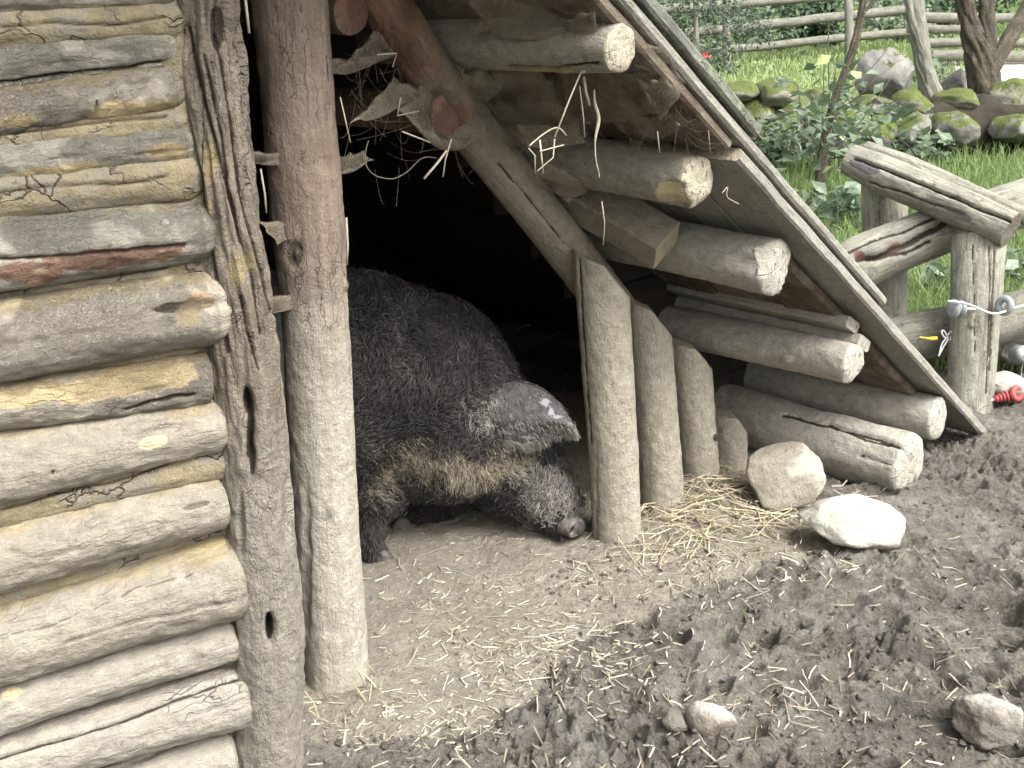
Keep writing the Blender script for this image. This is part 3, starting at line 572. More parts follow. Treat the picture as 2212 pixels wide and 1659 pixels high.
# pickets closing the right of the doorway
def picket(xc, yb, yt, wb, wt, xt, o, seed, cutL, cutR, **kw):
    a, b = G(xc, yb, o), G(xt, yt, o); ra, rb = wb / 2 * depth(a) / F * 1.05, wt / 2 * depth(b) / F * 1.05
    db_ = depth(b); c0, c1 = D(*cutL, db_), D(*cutR, db_); cm = D((cutL[0] * .45 + cutR[0] * .55), cutL[1] * .45 + cutR[1] * .55 - 20, db_); cc = []
    for q0_, q1_ in ((c0, cm), (cm, c1)): cn = np.cross(q1_ - q0_, np.array([0, 1, -.12])); cc.append(((q0_ + q1_) / 2, cn * np.sign(cn[2])))
    a2 = a - np.array([0, 0, .12]); b2 = b + (b - a) / np.linalg.norm(b - a) * .14
    return log('picket', [a2, a, b, b2], [ra, ra, rb, rb], M['picket'], hut, na=72, dl=.0055, seed=seed, lump=.04, end0=None, end1='flat', upv=n, cuts=cc, bend=.004, chip=.006, **kw)
picket(1334, 1175, 600, 98, 112, 1296, -.01, 160, (1240, 540), (1352, 632), grooves=[([(1250, 560), (1258, 700), (1268, 850), (1276, 960)], 3.5, .010, DARK)], dents=[(1288, 1100, 4, 120, .004, None)])
picket(1430, 1085, 690, 92, 92, 1398, -.035, 161, (1352, 643), (1443, 716))
picket(1514, 1042, 770, 80, 86, 1490, -.04, 162, (1446, 732), (1534, 792), dents=[(1545, 945, 6, 8, -.006, DARK)])
picket(1575, 1022, 915, 76, 76, 1574, -.05, 163, (1545, 888), (1616, 936))

# rafters and the round poles under the roof
def pole(name, a, b, w0, w1, mat, o0, o1=None, seed=0, exta=0, extb=0, **kw):
    A, B = G(*a, o0), G(*b, o0 if o1 is None else o1); d = (B - A); r0, r1 = w0 / 2 * depth(A) / F, w1 / 2 * depth(B) / F
    return log(name, [A - d * exta, A, B, B + d * extb], [r0, r0, r1, r1], mat, hut, seed=seed, **{**dict(na=64, dl=.006, upv=n, lump=.04), **kw})
pole('rafter', (1052, 325), (1290, 625), 104, 98, M['rafter'], -.12, seed=170, exta=.28, extb=.7, grooves=[([(1075, 352), (1125, 410), (1180, 478), (1232, 540)], 3.5, .012, DARK)])
pole('pole', (806, -20), (958, 205), 120, 104, M['redpole'], -.04, seed=171, exta=.4, extb=.16, end1='round', label='red-brown barked pole slanting down from the roof', lump=.08)
pole('pole', (930, -30), (1010, 130), 110, 105, M['rafter'], -.16, seed=172, exta=.5, extb=.45, lump=.06)
# short round timber whose red end shows in the web
def purlin(name, e, o, back, r0px, r1px, mat, seed, ln=None, end='hewn', **kw):
    E = G(*e, o); B = onplane(*back, E, g); d = (B - E) / np.linalg.norm(B - E); r0 = r0px * depth(E) / F; r1 = r1px * depth(B) / F
    ln = ln or max(o + .34, np.linalg.norm(B - E) + .05)
    fc = kw.pop('facets', []); hz = np.cross(d, Z); hz /= np.linalg.norm(hz); cu = []
    for (fa_, fx, fz) in fc: nn = -d * fa_ + hz * fx + Z * fz; nn /= np.linalg.norm(nn); cu.append((E + nn * r0 * .62, nn))
    return log(name, [E + d * ln, B, E], [r1, r1, r0], mat, hut, cuts=cu, **{**dict(na=80, dl=.0055, seed=seed, lump=.06, end0=None, end1=end, chip=.012), **kw})
purlin('purlin', (962, 254), .0, (930, 250), 44, 44, M['redpole'], 180, ln=.5, end='flat', chip=.003, label='purlin with a round reddish sawn end')
purlin('purlin', (762, 30), .0, (740, 28), 46, 46, M['redpole'], 181, ln=.5, end='flat', chip=.003)
purlin('purlin', (1338, 104), .405, (1080, 92), 53, 56, M['purlin'], 182, grooves=[([(1100, 143), (1200, 148), (1290, 138)], 5, .010, DARK)], tints=[(1230, 160, 140, 14, (.36, .30, .17), .08)])
purlin('purlin', (1500, 393), .34, (1190, 338), 57, 54, M['purlin'], 183, facets=[(.55, -.6, -.55), (.75, .2, -.62)], tints=[(1455, 420, 50, 34, (.60, .50, .30), .2), (1505, 350, 46, 26, (.50, .45, .36), .2)], dents=[(1470, 425, 52, 30, .016, None, .2)], lump=.05)
purlin('purlin', (1672, 582), .36, (1390, 522), 62, 55, M['purlinpale'], 184, facets=[(.8, -.2, -.55), (.5, .75, -.4), (.55, -.7, .45)], dents=[(1620, 570, 46, 22, .010, None, .1), (1690, 590, 40, 40, .010, None)], lump=.07)
purlin('purlin', (1838, 782), .38, (1520, 716), 44, 43, M['purlinpale'], 185, dents=[(1640, 765, 16, 10, -.006, None), (1700, 775, 12, 8, -.005, None)], lump=.07)
purlin('sill_log', (2020, 905), .40, (1740, 838), 46, 50, M['purlinpale'], 186, lump=.10)
purlin('sill_log', (1958, 1003), .41, (1600, 905), 70, 64, M['purlinpale'], 187, grooves=[([(1690, 895), (1800, 922), (1900, 950), (1980, 980)], 5, .016, DARK), ([(1790, 915), (1870, 950), (1920, 962)], 4, .012, DARK), ([(1860, 985), (1920, 1000), (1990, 1020)], 4, .008, ROT)], dents=[(1960, 1040, 30, 18, .02, None), (1985, 980, 12, 22, .012, ROT)], lump=.10)
# squared rafter tail between the purlins, and laths over the fourth purlin
a, b = G(1225, 408, -.14), G(1440, 530, .13); d = (b - a); dl_ = np.linalg.norm(d); d = d / dl_; hvn = np.cross(d, n); hvn /= np.linalg.norm(hvn); wv = np.cross(d, hvn)
plank('rafter_tail', a - d * .03, d, wv, hvn, dl_ + .03, .09, .105, M['rafter'], hut, seed=5, rough=.004)
for k, (e, bk, o, hh) in enumerate([((1866, 742), (1560, 676), .375, .034), ((1842, 702), (1540, 640), .36, .030)]):
    E = G(*e, o); B = onplane(*bk, E, g); d = (E - B) / np.linalg.norm(E - B); hv = np.cross(g, d); hv *= np.sign(hv[2]) / np.linalg.norm(hv); sl_ = math.radians(-30); wv = g * math.cos(sl_) + hv * math.sin(sl_); hv2 = np.cross(d, wv); hv2 *= np.sign(hv2[2])
    plank('lath', E - d * 1.0, d, wv, hv2, 1.0, .075, hh, M['purlinpale'], hut, seed=20 + k, rough=.003)

# roof: overlapping courses of boards running down the slope
RO = .42
ra_, rb_ = G(1400, 0, RO), G(2140, 886, RO)
def gu(q): return (q - P0) @ g
SL = math.atan2(ra_[2] - rb_[2], gu(rb_) - gu(ra_)); R0 = np.array([gu(ra_), ra_[2]])
sdir = g * math.cos(SL) - Z * math.sin(SL); hdir = g * math.sin(SL) + Z * math.cos(SL)
def rs(px, py, o=RO):
    q = G(px, py, o) - (P0 + g * R0[0] + Z * R0[1] + n * o); return q @ sdir, q @ hdir
def rpt(s, h, o): return P0 + g * R0[0] + Z * R0[1] + n * o + sdir * s + hdir * h
sA, hA = rs(1629, 300); sB, hB = rs(1916, 640); sC, hC = rs(2140, 893); h0 = rs(1400, 0)[1]; hAl = rs(1611, 275)[1]
def course(s0, s1, htop, th, mat, o_hi, widths, seed, name='roof_board', jitter=.008, label=None):
    o = o_hi; k = 0; rr = random.Random(seed)
    while o > -2.0:
        w = widths[k % len(widths)]; js = rr.uniform(-jitter, jitter) * (0 if k == 0 else 1)
        plank(name, rpt(s0, htop - th / 2 + (0 if k == 0 else rr.uniform(-.004, .004)), o - w / 2), sdir, n, hdir, s1 - s0 + js, w - .004, th, mat if o > -.25 else M['inner'], hut, seed=seed + k, rough=.003, res=.03)  # boards deep inside go near-black, shade put into their colour
        o -= w; k += 1
course(-2.3, sA, .012, .028, M['boardmoss'], RO + .012, [.26, .3], 200, 'roof_cover')
course(-.2, sB, -.024, .024, M['boardgrey'], RO + .004, [.24, .3], 220, 'roof_cover')
course(-2.3, sA - .05, -.052, .026, M['board'], RO - .01, [.15, .2, .22], 240)
course(sA - .02, sC + .02, -.056, .030, M['boardgrey'], RO + .0, [.19], 260)
course(sA + .46, sC - .13, -.094, .026, M['board'], RO - .09, [.17, .22], 280)
print('roof', SL, sA, hA, sB, hB, sC, hC, hAl)
# ridge and the far slope, out of the picture
for k in range(1): plank('roof_cover', rpt(-2.3, -.003, RO + .03 + .15 + .3 * k), sdir, n, hdir, 1.55, .296, .028, M['boardmoss'], hut, seed=290 + k, res=.3)  # unseen eave board added to shade the top of the left wall
rid = rpt(-2.3, -.03, 0)
sd2 = -g * math.cos(SL) - Z * math.sin(SL); hd2 = -g * math.sin(SL) + Z * math.cos(SL)
for k in range(10): plank('roof_cover', rid + n * (RO + .18 - .3 * k), sd2, n, hd2, 2.2, .296, .03, M['boardmoss'], hut, seed=300 + k, res=.3)
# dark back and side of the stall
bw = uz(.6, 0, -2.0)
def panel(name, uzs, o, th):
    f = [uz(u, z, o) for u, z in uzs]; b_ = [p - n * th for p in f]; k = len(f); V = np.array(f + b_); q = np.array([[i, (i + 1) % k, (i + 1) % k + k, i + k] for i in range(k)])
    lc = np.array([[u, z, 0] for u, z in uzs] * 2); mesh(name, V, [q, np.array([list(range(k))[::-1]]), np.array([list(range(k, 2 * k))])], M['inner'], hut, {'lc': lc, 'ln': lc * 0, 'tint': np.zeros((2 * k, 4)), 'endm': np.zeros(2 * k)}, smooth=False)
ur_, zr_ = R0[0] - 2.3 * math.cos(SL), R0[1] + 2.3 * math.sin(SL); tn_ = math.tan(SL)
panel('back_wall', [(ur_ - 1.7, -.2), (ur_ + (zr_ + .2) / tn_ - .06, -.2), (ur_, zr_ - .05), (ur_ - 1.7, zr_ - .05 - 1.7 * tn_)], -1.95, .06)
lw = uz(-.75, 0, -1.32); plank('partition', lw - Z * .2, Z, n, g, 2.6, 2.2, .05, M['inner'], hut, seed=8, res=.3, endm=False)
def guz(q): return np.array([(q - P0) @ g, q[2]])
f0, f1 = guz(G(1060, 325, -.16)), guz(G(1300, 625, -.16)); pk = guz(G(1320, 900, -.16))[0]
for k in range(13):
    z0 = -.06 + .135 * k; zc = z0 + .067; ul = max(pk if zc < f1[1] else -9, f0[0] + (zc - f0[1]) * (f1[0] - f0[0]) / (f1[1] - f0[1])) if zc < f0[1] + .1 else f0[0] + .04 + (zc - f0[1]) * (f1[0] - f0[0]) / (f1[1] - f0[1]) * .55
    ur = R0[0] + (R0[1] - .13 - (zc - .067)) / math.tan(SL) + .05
    if ur - ul > .1: plank('gable_board', uz(ul, zc, -.26 - .004 * (k % 2)), g, Z, n, ur - ul, .133, .022, M['inner'], hut, seed=400 + k, res=.1, endm=False)  # near-black infill added to keep light out and darken the recess
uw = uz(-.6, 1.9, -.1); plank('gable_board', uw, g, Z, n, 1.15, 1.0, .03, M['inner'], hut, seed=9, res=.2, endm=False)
# ------------------------------------------------------------------ the pig
pig_o = np.array([-.40, 2.93, 0.0]); pd = np.array([math.cos(.10), math.sin(.10), 0]); pn = np.array([pd[1], -pd[0], 0])   # pn points to the viewer
def PG(px, py, o=0.0): return onplane(px, py, pig_o + pn * o, pn)
pig = thing('pig', 'dark curly-haired woolly pig with a pale jowl standing head down inside the shelter doorway', 'pig', [pig_o[0], pig_o[1], 0])
def make_pig():
    bm = bmesh.new()
    def ell(px, py, rx, ry, rl, o=0.0, rot=0.0):
        c = PG(px, py, o); k = depth(c) / F
        mt = Matrix.Translation(Vector(c)) @ Matrix(((pd[0], pn[0], 0, 0), (pd[1], pn[1], 0, 0), (0, 0, 1, 0), (0, 0, 0, 1))) @ Matrix.Rotation(rot, 4, 'Y') @ Matrix.Diagonal((rx * k, rl, ry * k, 1))
        bmesh.ops.create_icosphere(bm, subdivisions=4, radius=1, matrix=mt)
    def cap(chain, o0=0.0):
        for (a, b) in zip(chain[:-1], chain[1:]):
            for t in np.linspace(0, 1, 9):
                x, y, r, o = [a[i] + (b[i] - a[i]) * t for i in range(4)]
                c = PG(x, y, o); k = depth(c) / F; bmesh.ops.create_icosphere(bm, subdivisions=3, radius=r * k, matrix=Matrix.Translation(Vector(c)))
    ell(560, 800, 420, 215, .30); ell(720, 822, 300, 228, .30); ell(880, 840, 212, 205, .27); ell(985, 886, 136, 162, .22)
    ell(1075, 935, 80, 140, .17); ell(960, 955, 185, 82, .2); ell(330, 850, 220, 240, .28)
    ell(1118, 975, 76, 72, .13, 0.02)
    cap([(1120, 982, 74, .03), (1158, 1040, 58, .07), (1197, 1097, 42, .115), (1236, 1138, 27, .155)])
    ell(1135, 1045, 50, 50, .10, .05)
    cap([(815, 950, 80, .13), (808, 1050, 52, .16), (800, 1110, 34, .17), (798, 1165, 27, .17), (808, 1190, 29, .17)])      # near foreleg
    cap([(1000, 1020, 60, -.12), (925, 1085, 34, -.08), (868, 1118, 24, -.05)])                                       # far foreleg, folded under
    cap([(300, 960, 100, .12), (330, 1060, 55, .14), (300, 1130, 32, .15), (305, 1195, 30, .15)]); cap([(330, 960, 100, -.14), (360, 1060, 50, -.15), (330, 1130, 30, -.15), (335, 1190, 28, -.15)])
    me = bpy.data.meshes.new('tmp'); bm.to_mesh(me); bm.free(); ob = bpy.data.objects.new('tmp', me); COL.objects.link(ob)
    rm = ob.modifiers.new('r', 'REMESH'); rm.mode = 'VOXEL'; rm.voxel_size = .011; sm = ob.modifiers.new('s', 'SMOOTH'); sm.factor = .6; sm.iterations = 9
    dg = bpy.context.evaluated_depsgraph_get(); ev = ob.evaluated_get(dg).to_mesh(); nv = len(ev.vertices)
    V = np.zeros(nv * 3, np.float32); ev.vertices.foreach_get('co', V); V = V.reshape(-1, 3); N = np.zeros(nv * 3, np.float32); ev.vertices.foreach_get('normal', N); N = N.reshape(-1, 3)
    Q = [list(p.vertices) for p in ev.polygons]; q4 = np.array([q for q in Q if len(q) == 4]); q3 = np.array([q for q in Q if len(q) == 3])
    bpy.data.objects.remove(ob)
    V = V + N * (.012 * fbm(V * 9, 3, 3))[:, None]
    mesh('body', V, [q4] + ([q3] if len(q3) else []), M['skin'], pig)
    return V, N, q4
PV, PN, PQ = make_pig()
def curls(name, pts, nrm, length, mat, rad=.0011, curl=.011, seed=0, flow=(0.25, 0, -.75), np_=9, parent=None, lift=.5, turns=1.3):
    r = np.random.default_rng(seed); k = len(pts); L = length * r.uniform(.6, 1.3, k); fl = pd * flow[0] + Z * flow[2] + pn * flow[1]
    clump = fbm(pts * 17, seed, 2)[:, None] * 1.1; base = nrm * lift + fl + r.normal(0, .28, (k, 3)) + np.cross(nrm, fl) * clump * 1.6; base /= np.linalg.norm(base, axis=1)[:, None]
    a = np.cross(base, nrm + r.normal(0, .2, (k, 3))); a /= np.linalg.norm(a, axis=1)[:, None] + 1e-6; b = np.cross(base, a); ph = r.uniform(0, 6.28, k) * .3 + fbm(pts * 12, seed + 4, 2) * 6; sg = np.where(vnoise(pts * 14, seed + 8) > 0, 1, -1)
    t = np.linspace(0, 1, np_); P = np.zeros((k, np_, 3), np.float32); tu = turns * r.uniform(.6, 1.3, k)
    for i, x in enumerate(t):
        an = ph + sg * x * 6.28 * tu; rr = curl * min(1, x * 2.0)
        P[:, i] = pts + base * (L * x * (1 - .25 * x))[:, None] + (a * np.cos(an)[:, None] + b * np.sin(an)[:, None]) * rr - (a * np.cos(ph)[:, None] + b * np.sin(ph)[:, None]) * rr + Z * (-.012 * x * x)
    hc = bpy.data.hair_curves.new(name); hc.add_curves([np_] * k)
    po = np.array(parent_loc(parent), np.float32) if parent is not None else 0
    hc.attributes['position'].data.foreach_set('vector', (P.reshape(-1, 3) - po).astype(np.float32).ravel())
    ra = hc.attributes.get('radius') or hc.attributes.new('radius', 'FLOAT', 'POINT')
    ra.data.foreach_set('value', np.tile(rad * (1 - .7 * t), k).astype(np.float32))
    va = hc.attributes.new('v', 'FLOAT', 'CURVE'); va.data.foreach_set('value', np.clip(.45 + .5 * fbm(pts * 13, seed + 20, 3) + r.normal(0, .22, k), 0, 1).astype(np.float32))
    hc.materials.append(mat); o = bpy.data.objects.new(name, hc); COL.objects.link(o)
    if parent is not None: o.parent = parent
    return o
def inpoly(px, py, poly): return poly_sd(np.stack([px, py], 1), poly) 
def pig_fur():
    r = np.random.default_rng(11); a, b, c, d = [PV[PQ[:, i]] for i in range(4)]; ar = np.linalg.norm(np.cross(c - a, d - b), axis=1); fn = np.cross(c - a, d - b); fn /= np.linalg.norm(fn, axis=1)[:, None] + 1e-9
    cen = (a + b + c + d) / 4; vis = (np.einsum('ij,ij->i', fn, CAM - cen) > -.25 * np.linalg.norm(CAM - cen, axis=1)); px, py = proj(cen)
    w = ar * vis * (px > 690); w /= w.sum(); k = 60000; f = r.choice(len(w), k, p=w); u, v = r.random((2, k, 1)); P = (a[f] * (1 - u) + b[f] * u) * (1 - v) + (d[f] * (1 - u) + c[f] * u) * v; N = fn[f]
    px, py = proj(P); jx, jy = px + 14 * r.normal(size=k), py + 12 * r.normal(size=k)
    beige = (inpoly(jx, jy, [(785, 1030), (812, 980), (850, 955), (900, 945), (950, 955), (1010, 972), (1080, 958), (1140, 965), (1140, 1005), (1090, 1025), (1040, 1045), (960, 1040), (900, 1020), (850, 1020), (830, 1060), (800, 1090), (780, 1070)]) > 0) & (r.random(k) < .95)
    grey = (inpoly(jx, jy, [(1105, 1035), (1140, 1000), (1200, 1015), (1240, 1050), (1232, 1082), (1190, 1095), (1160, 1088), (1130, 1070)]) > 0)
    grey2 = (inpoly(jx, jy, [(1010, 850), (1050, 815), (1095, 830), (1080, 900), (1060, 935), (1010, 925), (1000, 890)]) > 0) & (r.random(k) < .75)
    bald = (px > 1212) & (py > 1104); leg = (py > 1080) & (px < 900); snout = (py > 1085) & (px > 1150); 
    m = grey | grey2; short = leg | snout
    m &= ~bald; bm = beige & ~m & ~bald; dk = ~m & ~bm & ~short & ~bald; short &= ~bald
    curls('fur', P[dk], N[dk], .044, M['fur'], parent=pig, seed=1, curl=.0105)
    curls('fur', P[bm], N[bm], .042, M['furbeige'], parent=pig, seed=2, curl=.005, flow=(.7, 0, -.4), lift=.4, turns=.7, rad=.0007)
    curls('fur', P[m], N[m], .036, M['furgrey'], parent=pig, seed=3, curl=.008, flow=(.45, .1, -.45))
    curls('fur', P[short & ~m & ~bm], N[short & ~m & ~bm], .016, M['fur'], parent=pig, seed=4, curl=.002, turns=.4)
pig_fur()
def pig_ear():
    up_e = np.array([(1062, 850), (1085, 828), (1115, 822), (1150, 830), (1180, 845), (1212, 876), (1234, 908), (1246, 936)], float)
    lo_e = np.array([(1052, 880), (1056, 925), (1080, 948), (1125, 961), (1160, 952), (1192, 944), (1222, 939), (1241, 940)], float)
    nu, nv = 40, 24; t = np.linspace(0, 1, nu); T = np.linspace(0, 1, 8); U = np.stack([np.interp(t, T, up_e[:, k]) for k in (0, 1)], 1); Lo = np.stack([np.interp(t, T, lo_e[:, k]) for k in (0, 1)], 1)
    V = []
    for i in range(nu):
        for j in range(nv):
            s = j / (nv - 1); p = U[i] * (1 - s) + Lo[i] * s; o = .19 + .045 * math.sin(math.pi * s) * (1 - t[i] * .6) + .03 * t[i] - .05 * (1 - s) * (1 - t[i]) + .012 * math.sin(9 * s + 5 * t[i]) * t[i]
            V.append(PG(p[0], p[1], o))
    V = np.array(V); V2 = V - pn * .012; i = np.arange(nu * nv).reshape(nu, nv); q = np.stack([i[:-1, :-1], i[1:, :-1], i[1:, 1:], i[:-1, 1:]], -1).reshape(-1, 4)
    k = nu * nv; rim = np.concatenate([i[0, :], i[1:, -1], i[-1, -2::-1], i[-2:0:-1, 0]]); rn = np.roll(rim, -1)
    px_, py_ = proj(np.concatenate([V, V2])); tn = np.zeros((2 * k, 4), np.float32); tn[:, :3] = (.27, .27, .28)
    for (x, y, rx, ry) in [(1178, 868, 14, 10), (1238, 915, 14, 5), (1205, 900, 16, 4), (1140, 945, 26, 4), (1095, 935, 20, 5), (1190, 890, 8, 10)]: tn[:, 3] = np.maximum(tn[:, 3], np.exp(-((px_ - x) / rx) ** 2 - ((py_ - y) / ry) ** 2))
    e = mesh('ear', np.concatenate([V, V2]), [q, q[:, ::-1] + k, np.stack([rim, rim + k, rn + k, rn], -1)], M['ear'], pig, attrs={'tint': tn})
    r = np.random.default_rng(2); kk = 650; tt = r.uniform(.12, .66, kk); ii = (tt * (nu - 1)).astype(int); P = V[ii * nv + nv - 1]; 
    curls('fur', P + r.normal(0, .004, (kk, 3)), np.tile(-Z * .3 + pd * .5, (kk, 1)), .02, M['furgrey'], parent=pig, seed=6, curl=.002, turns=.4, flow=(.7, .1, -.35), rad=.0009)
    kk = 1500; ii = r.integers(0, nu * nv, kk); curls('fur', V[ii] + r.normal(0, .003, (kk, 3)), np.tile(pn, (kk, 1)), .009, M['furgrey'], parent=pig, seed=7, curl=.001, turns=.3, flow=(.8, 0, -.3), lift=.2, rad=.0005)
pig_ear()
def pig_snout():
    c = PG(1240, 1140, .182); ax = pd * .62 + pn * .75 - Z * .12; ax /= np.linalg.norm(ax); e1 = np.cross(Z, ax); e1 /= np.linalg.norm(e1); e2 = np.cross(ax, e1); nr, na = 14, 40; V = []
    for i in range(nr):
        for j in range(na):
            r_ = i / (nr - 1); th = 2 * math.pi * j / na; x, y = r_ * math.cos(th), r_ * math.sin(th); rx, ry = .037, .028
            h = .008 * (1 - r_ ** 6) + .004 * math.exp(-((r_ - .85) / .12) ** 2) - (.03 if r_ > .99 else 0)
            for sx in (-.42, .42): h -= .016 * math.exp(-(((x - sx) / .2) ** 2 + ((y + .02) / .32) ** 2) ** 2)
            V.append(c + e1 * x * rx + e2 * y * ry + ax * h)
    i = np.arange(nr * na).reshape(nr, na); j = np.roll(i, -1, 1); s = mesh('snout', V, np.stack([i[:-1], i[1:], j[1:], j[:-1]], -1).reshape(-1, 4), M['snout'], pig)
    for sx in (-.42, .42):
        V = [c + e1 * (sx + .17 * math.cos(a)) * .037 + e2 * (-.02 + .27 * math.sin(a)) * .028 + ax * (.0035 - .006 * f) for f in (0, 1) for a in np.linspace(0, 6.283, 16, endpoint=False)]
        V = V[:16] + [c + e1 * sx * .037 - e2 * .0006 + ax * -.004]
        mesh('nostril', V, np.array([[k, (k + 1) % 16, 16] for k in range(16)]), M['nostril'], s)
pig_snout()
def pig_hoof(px, py, o, s=1.0, ang=0.0):
    for sx in (-1, 1):
        c = PG(px, py, o); d = pd * math.cos(ang) + pn * math.sin(ang); sd_ = np.cross(Z, d); bm = bmesh.new(); bmesh.ops.create_icosphere(bm, subdivisions=3, radius=1)
        V = np.array([v.co[:] for v in bm.verts]); Fq = np.array([[v.index for v in f.verts] for f in bm.faces]); bm.free()
        V[:, 2] = np.maximum(V[:, 2], -.45); V[:, 0] = V[:, 0] * (1 - .25 * V[:, 2]) 
        W_ = c + d * (V[:, :1] * .034 * s + .012) + sd_ * (V[:, 1:2] * .015 * s + sx * .017 * s) + Z * (V[:, 2:3] * .026 * s)
        mesh('hoof', W_, Fq, M['hoof'], pig)
pig_hoof(812, 1200, .175, 1.05); pig_hoof(868, 1128, -.03, .95, 2.6)

# ------------------------------------------------------------------ stones
def rock(name, c, size, mat, seed, rotz=0.0, cuts=5, sub=5, rough=.07, parent=None, **kw):
    bm = bmesh.new(); bmesh.ops.create_icosphere(bm, subdivisions=sub, radius=1); V = np.array([v.co[:] for v in bm.verts]); Fq = np.array([[v.index for v in f.verts] for f in bm.faces]); bm.free()
    r = np.random.default_rng(seed); V = V * (1 + .22 * fbm(V * 1.1 + seed * 5.1, seed, 2))[:, None]
    for _ in range(cuts):
        nn = r.normal(size=3); nn /= np.linalg.norm(nn); dd = r.uniform(.62, .9); h = V @ nn - dd; V = V - nn * np.where(h > 0, h * .92, 0)[:, None]
    Nn = V / np.linalg.norm(V, axis=1)[:, None]; V = V + Nn * (rough * fbm(V * 3.2 + seed, seed + 1, 4) + rough * .3 * np.abs(fbm(V * 9 + seed, seed + 2, 3)))[:, None]
    V = V * np.asarray(size); cz, sz = math.cos(rotz), math.sin(rotz); V = np.stack([V[:, 0] * cz - V[:, 1] * sz, V[:, 0] * sz + V[:, 1] * cz, V[:, 2]], 1) + np.asarray(c)
    if parent is None:
        o = mesh(name, V - np.asarray(c), Fq, mat); o.location = Vector(c)
    else: o = mesh(name, V, Fq, mat, parent)
    return tag(o, **kw) if kw else o
def rockpx(px, pyb, wpx, hpx, mat, seed, sink=.2, dep=1.0, **kw):
    """stone whose foot is at (px, pyb), wpx wide and hpx high in the picture"""
    b = gpx(px, pyb); k = depth(b) / F; w, h = wpx * k / 2, hpx * k / 2
    return rock(kw.pop('name', 'rock'), [b[0], b[1] + w * dep * .6, b[2] + h * (1 - sink)], (w, w * dep, h * (1 + sink * .3)), mat, seed, **kw)
rockpx(1692, 1105, 196, 150, M['stone_mud'], 4, cuts=9, rough=.06, dep=.75, label='grey mud-coated boulder beside the shortest picket, under the sill log', cat='rock', sink=.1)
rockpx(1850, 1196, 222, 112, M['stone_white'], 9, cuts=11, rough=.09, dep=.7, rotz=-.25, label='large white flat-topped stone in front of the bottom sill log', cat='rock', sink=.15)
rockpx(1540, 1598, 120, 80, M['stone_white'], 12, cuts=6, rough=.05, dep=.6, rotz=-.5, label='small white stone half sunk in the mud, straw beside it', cat='rock', sink=.3)
rockpx(2150, 1612, 165, 105, M['stone_mudgrey'], 15, cuts=9, rough=.12, label='mud-splashed pale stone at the lower right corner of the mud', cat='rock', sink=.3)
rockpx(1462, 1585, 62, 48, M['stone_mudgrey'], 17, cuts=5, label='little muddy stone just left of the small white stone', cat='rock', sink=.3)
rockpx(2215, 800, 130, 74, M['stone_white'], 21, cuts=5, label='pale stone behind the split-rail fence post, below the low rail', cat='rock', sink=.2)
rockpx(2190, 868, 90, 60, M['stone_white'], 24, cuts=5, label='white stone at the foot of the fence post, behind the red insulator', cat='rock', sink=.2)
rockpx(690, 1655, 150, 46, M['stone_mudgrey'], 26, cuts=5, dep=.6, label='pale flat stone at the foot of the barked corner post', cat='rock', sink=.4) if False else None

# ------------------------------------------------------------------ straw
def straws(name, C, Dv, L, Wd, mat, seed, kind='stuff', bend=.0, **kw):
    """many flat three-sided stalks: centres C, directions Dv, lengths L, widths Wd"""
    r = np.random.default_rng(seed); k = len(C); Dv = Dv / np.linalg.norm(Dv, axis=1)[:, None]; s = np.cross(Dv, Z + r.normal(0, .5, (k, 3))); s /= np.linalg.norm(s, axis=1)[:, None]; h = np.cross(s, Dv); h *= np.sign(h[:, 2:3])
    bd = r.standard_t(2.5, (k, 1)).clip(-4, 4) * bend * L[:, None]; T = (-.5, 0, .5); P = []
    for t in T:
        b = C + Dv * (L * t)[:, None] + s * bd * (1 - 4 * t * t); w = Wd[:, None]
        P += [b + s * w * .5, b - s * w * .5, b + h * w * .55]
    V = np.stack(P, 1).reshape(-1, 3); F0 = []
    for a in (0, 3):
        for x, y in ((0, 1), (1, 2), (2, 0)): F0.append([a + x, a + y, a + 3 + y, a + 3 + x])
    Fq = (np.array(F0)[None] + (np.arange(k) * 9)[:, None, None]).reshape(-1, 4); E_ = (np.array([[0, 2, 1], [6, 7, 8]])[None] + (np.arange(k) * 9)[:, None, None]).reshape(-1, 3)
    v = np.repeat(np.clip(r.normal(.5, .27, k), 0, 1), 9)
    o = mesh(name, V, [Fq, E_], mat, attrs={'v': v}, smooth=False); return tag(o, kind=kind, **kw)
def scatter(k, fn, seed):
    """picture-area points: fn(px,py) gives density 0..1"""
    r = np.random.default_rng(seed); out = []
    px, py = r.uniform(560, 2260, k * 8), r.uniform(1000, 1720, k * 8); keep = r.random(k * 8) < fn(px, py); px, py = px[keep][:k], py[keep][:k]
    return np.array([ground(a, b) for a, b in zip(px, py)])
def lay(C, seed, lift=.006, steep=.12, stack=0.0):
    r = np.random.default_rng(seed); z = tz(C[:, 0], C[:, 1]); a = r.uniform(0, 6.283, len(C)); C = C.copy(); C[:, 2] = z + lift + np.abs(r.normal(0, 1, len(C))) * stack
    e = .012; gx = (tz(C[:, 0] + e, C[:, 1]) - tz(C[:, 0] - e, C[:, 1])) / (2 * e); gy = (tz(C[:, 0], C[:, 1] + e) - tz(C[:, 0], C[:, 1] - e)) / (2 * e)
    d = np.stack([np.cos(a), np.sin(a), np.cos(a) * np.clip(gx, -.6, .6) + np.sin(a) * np.clip(gy, -.6, .6) + r.normal(0, steep, len(C))], 1); return C, d
def G2(px, py, x, y, rx, ry): return np.exp(-((px - x) / rx) ** 2 - ((py - y) / ry) ** 2)
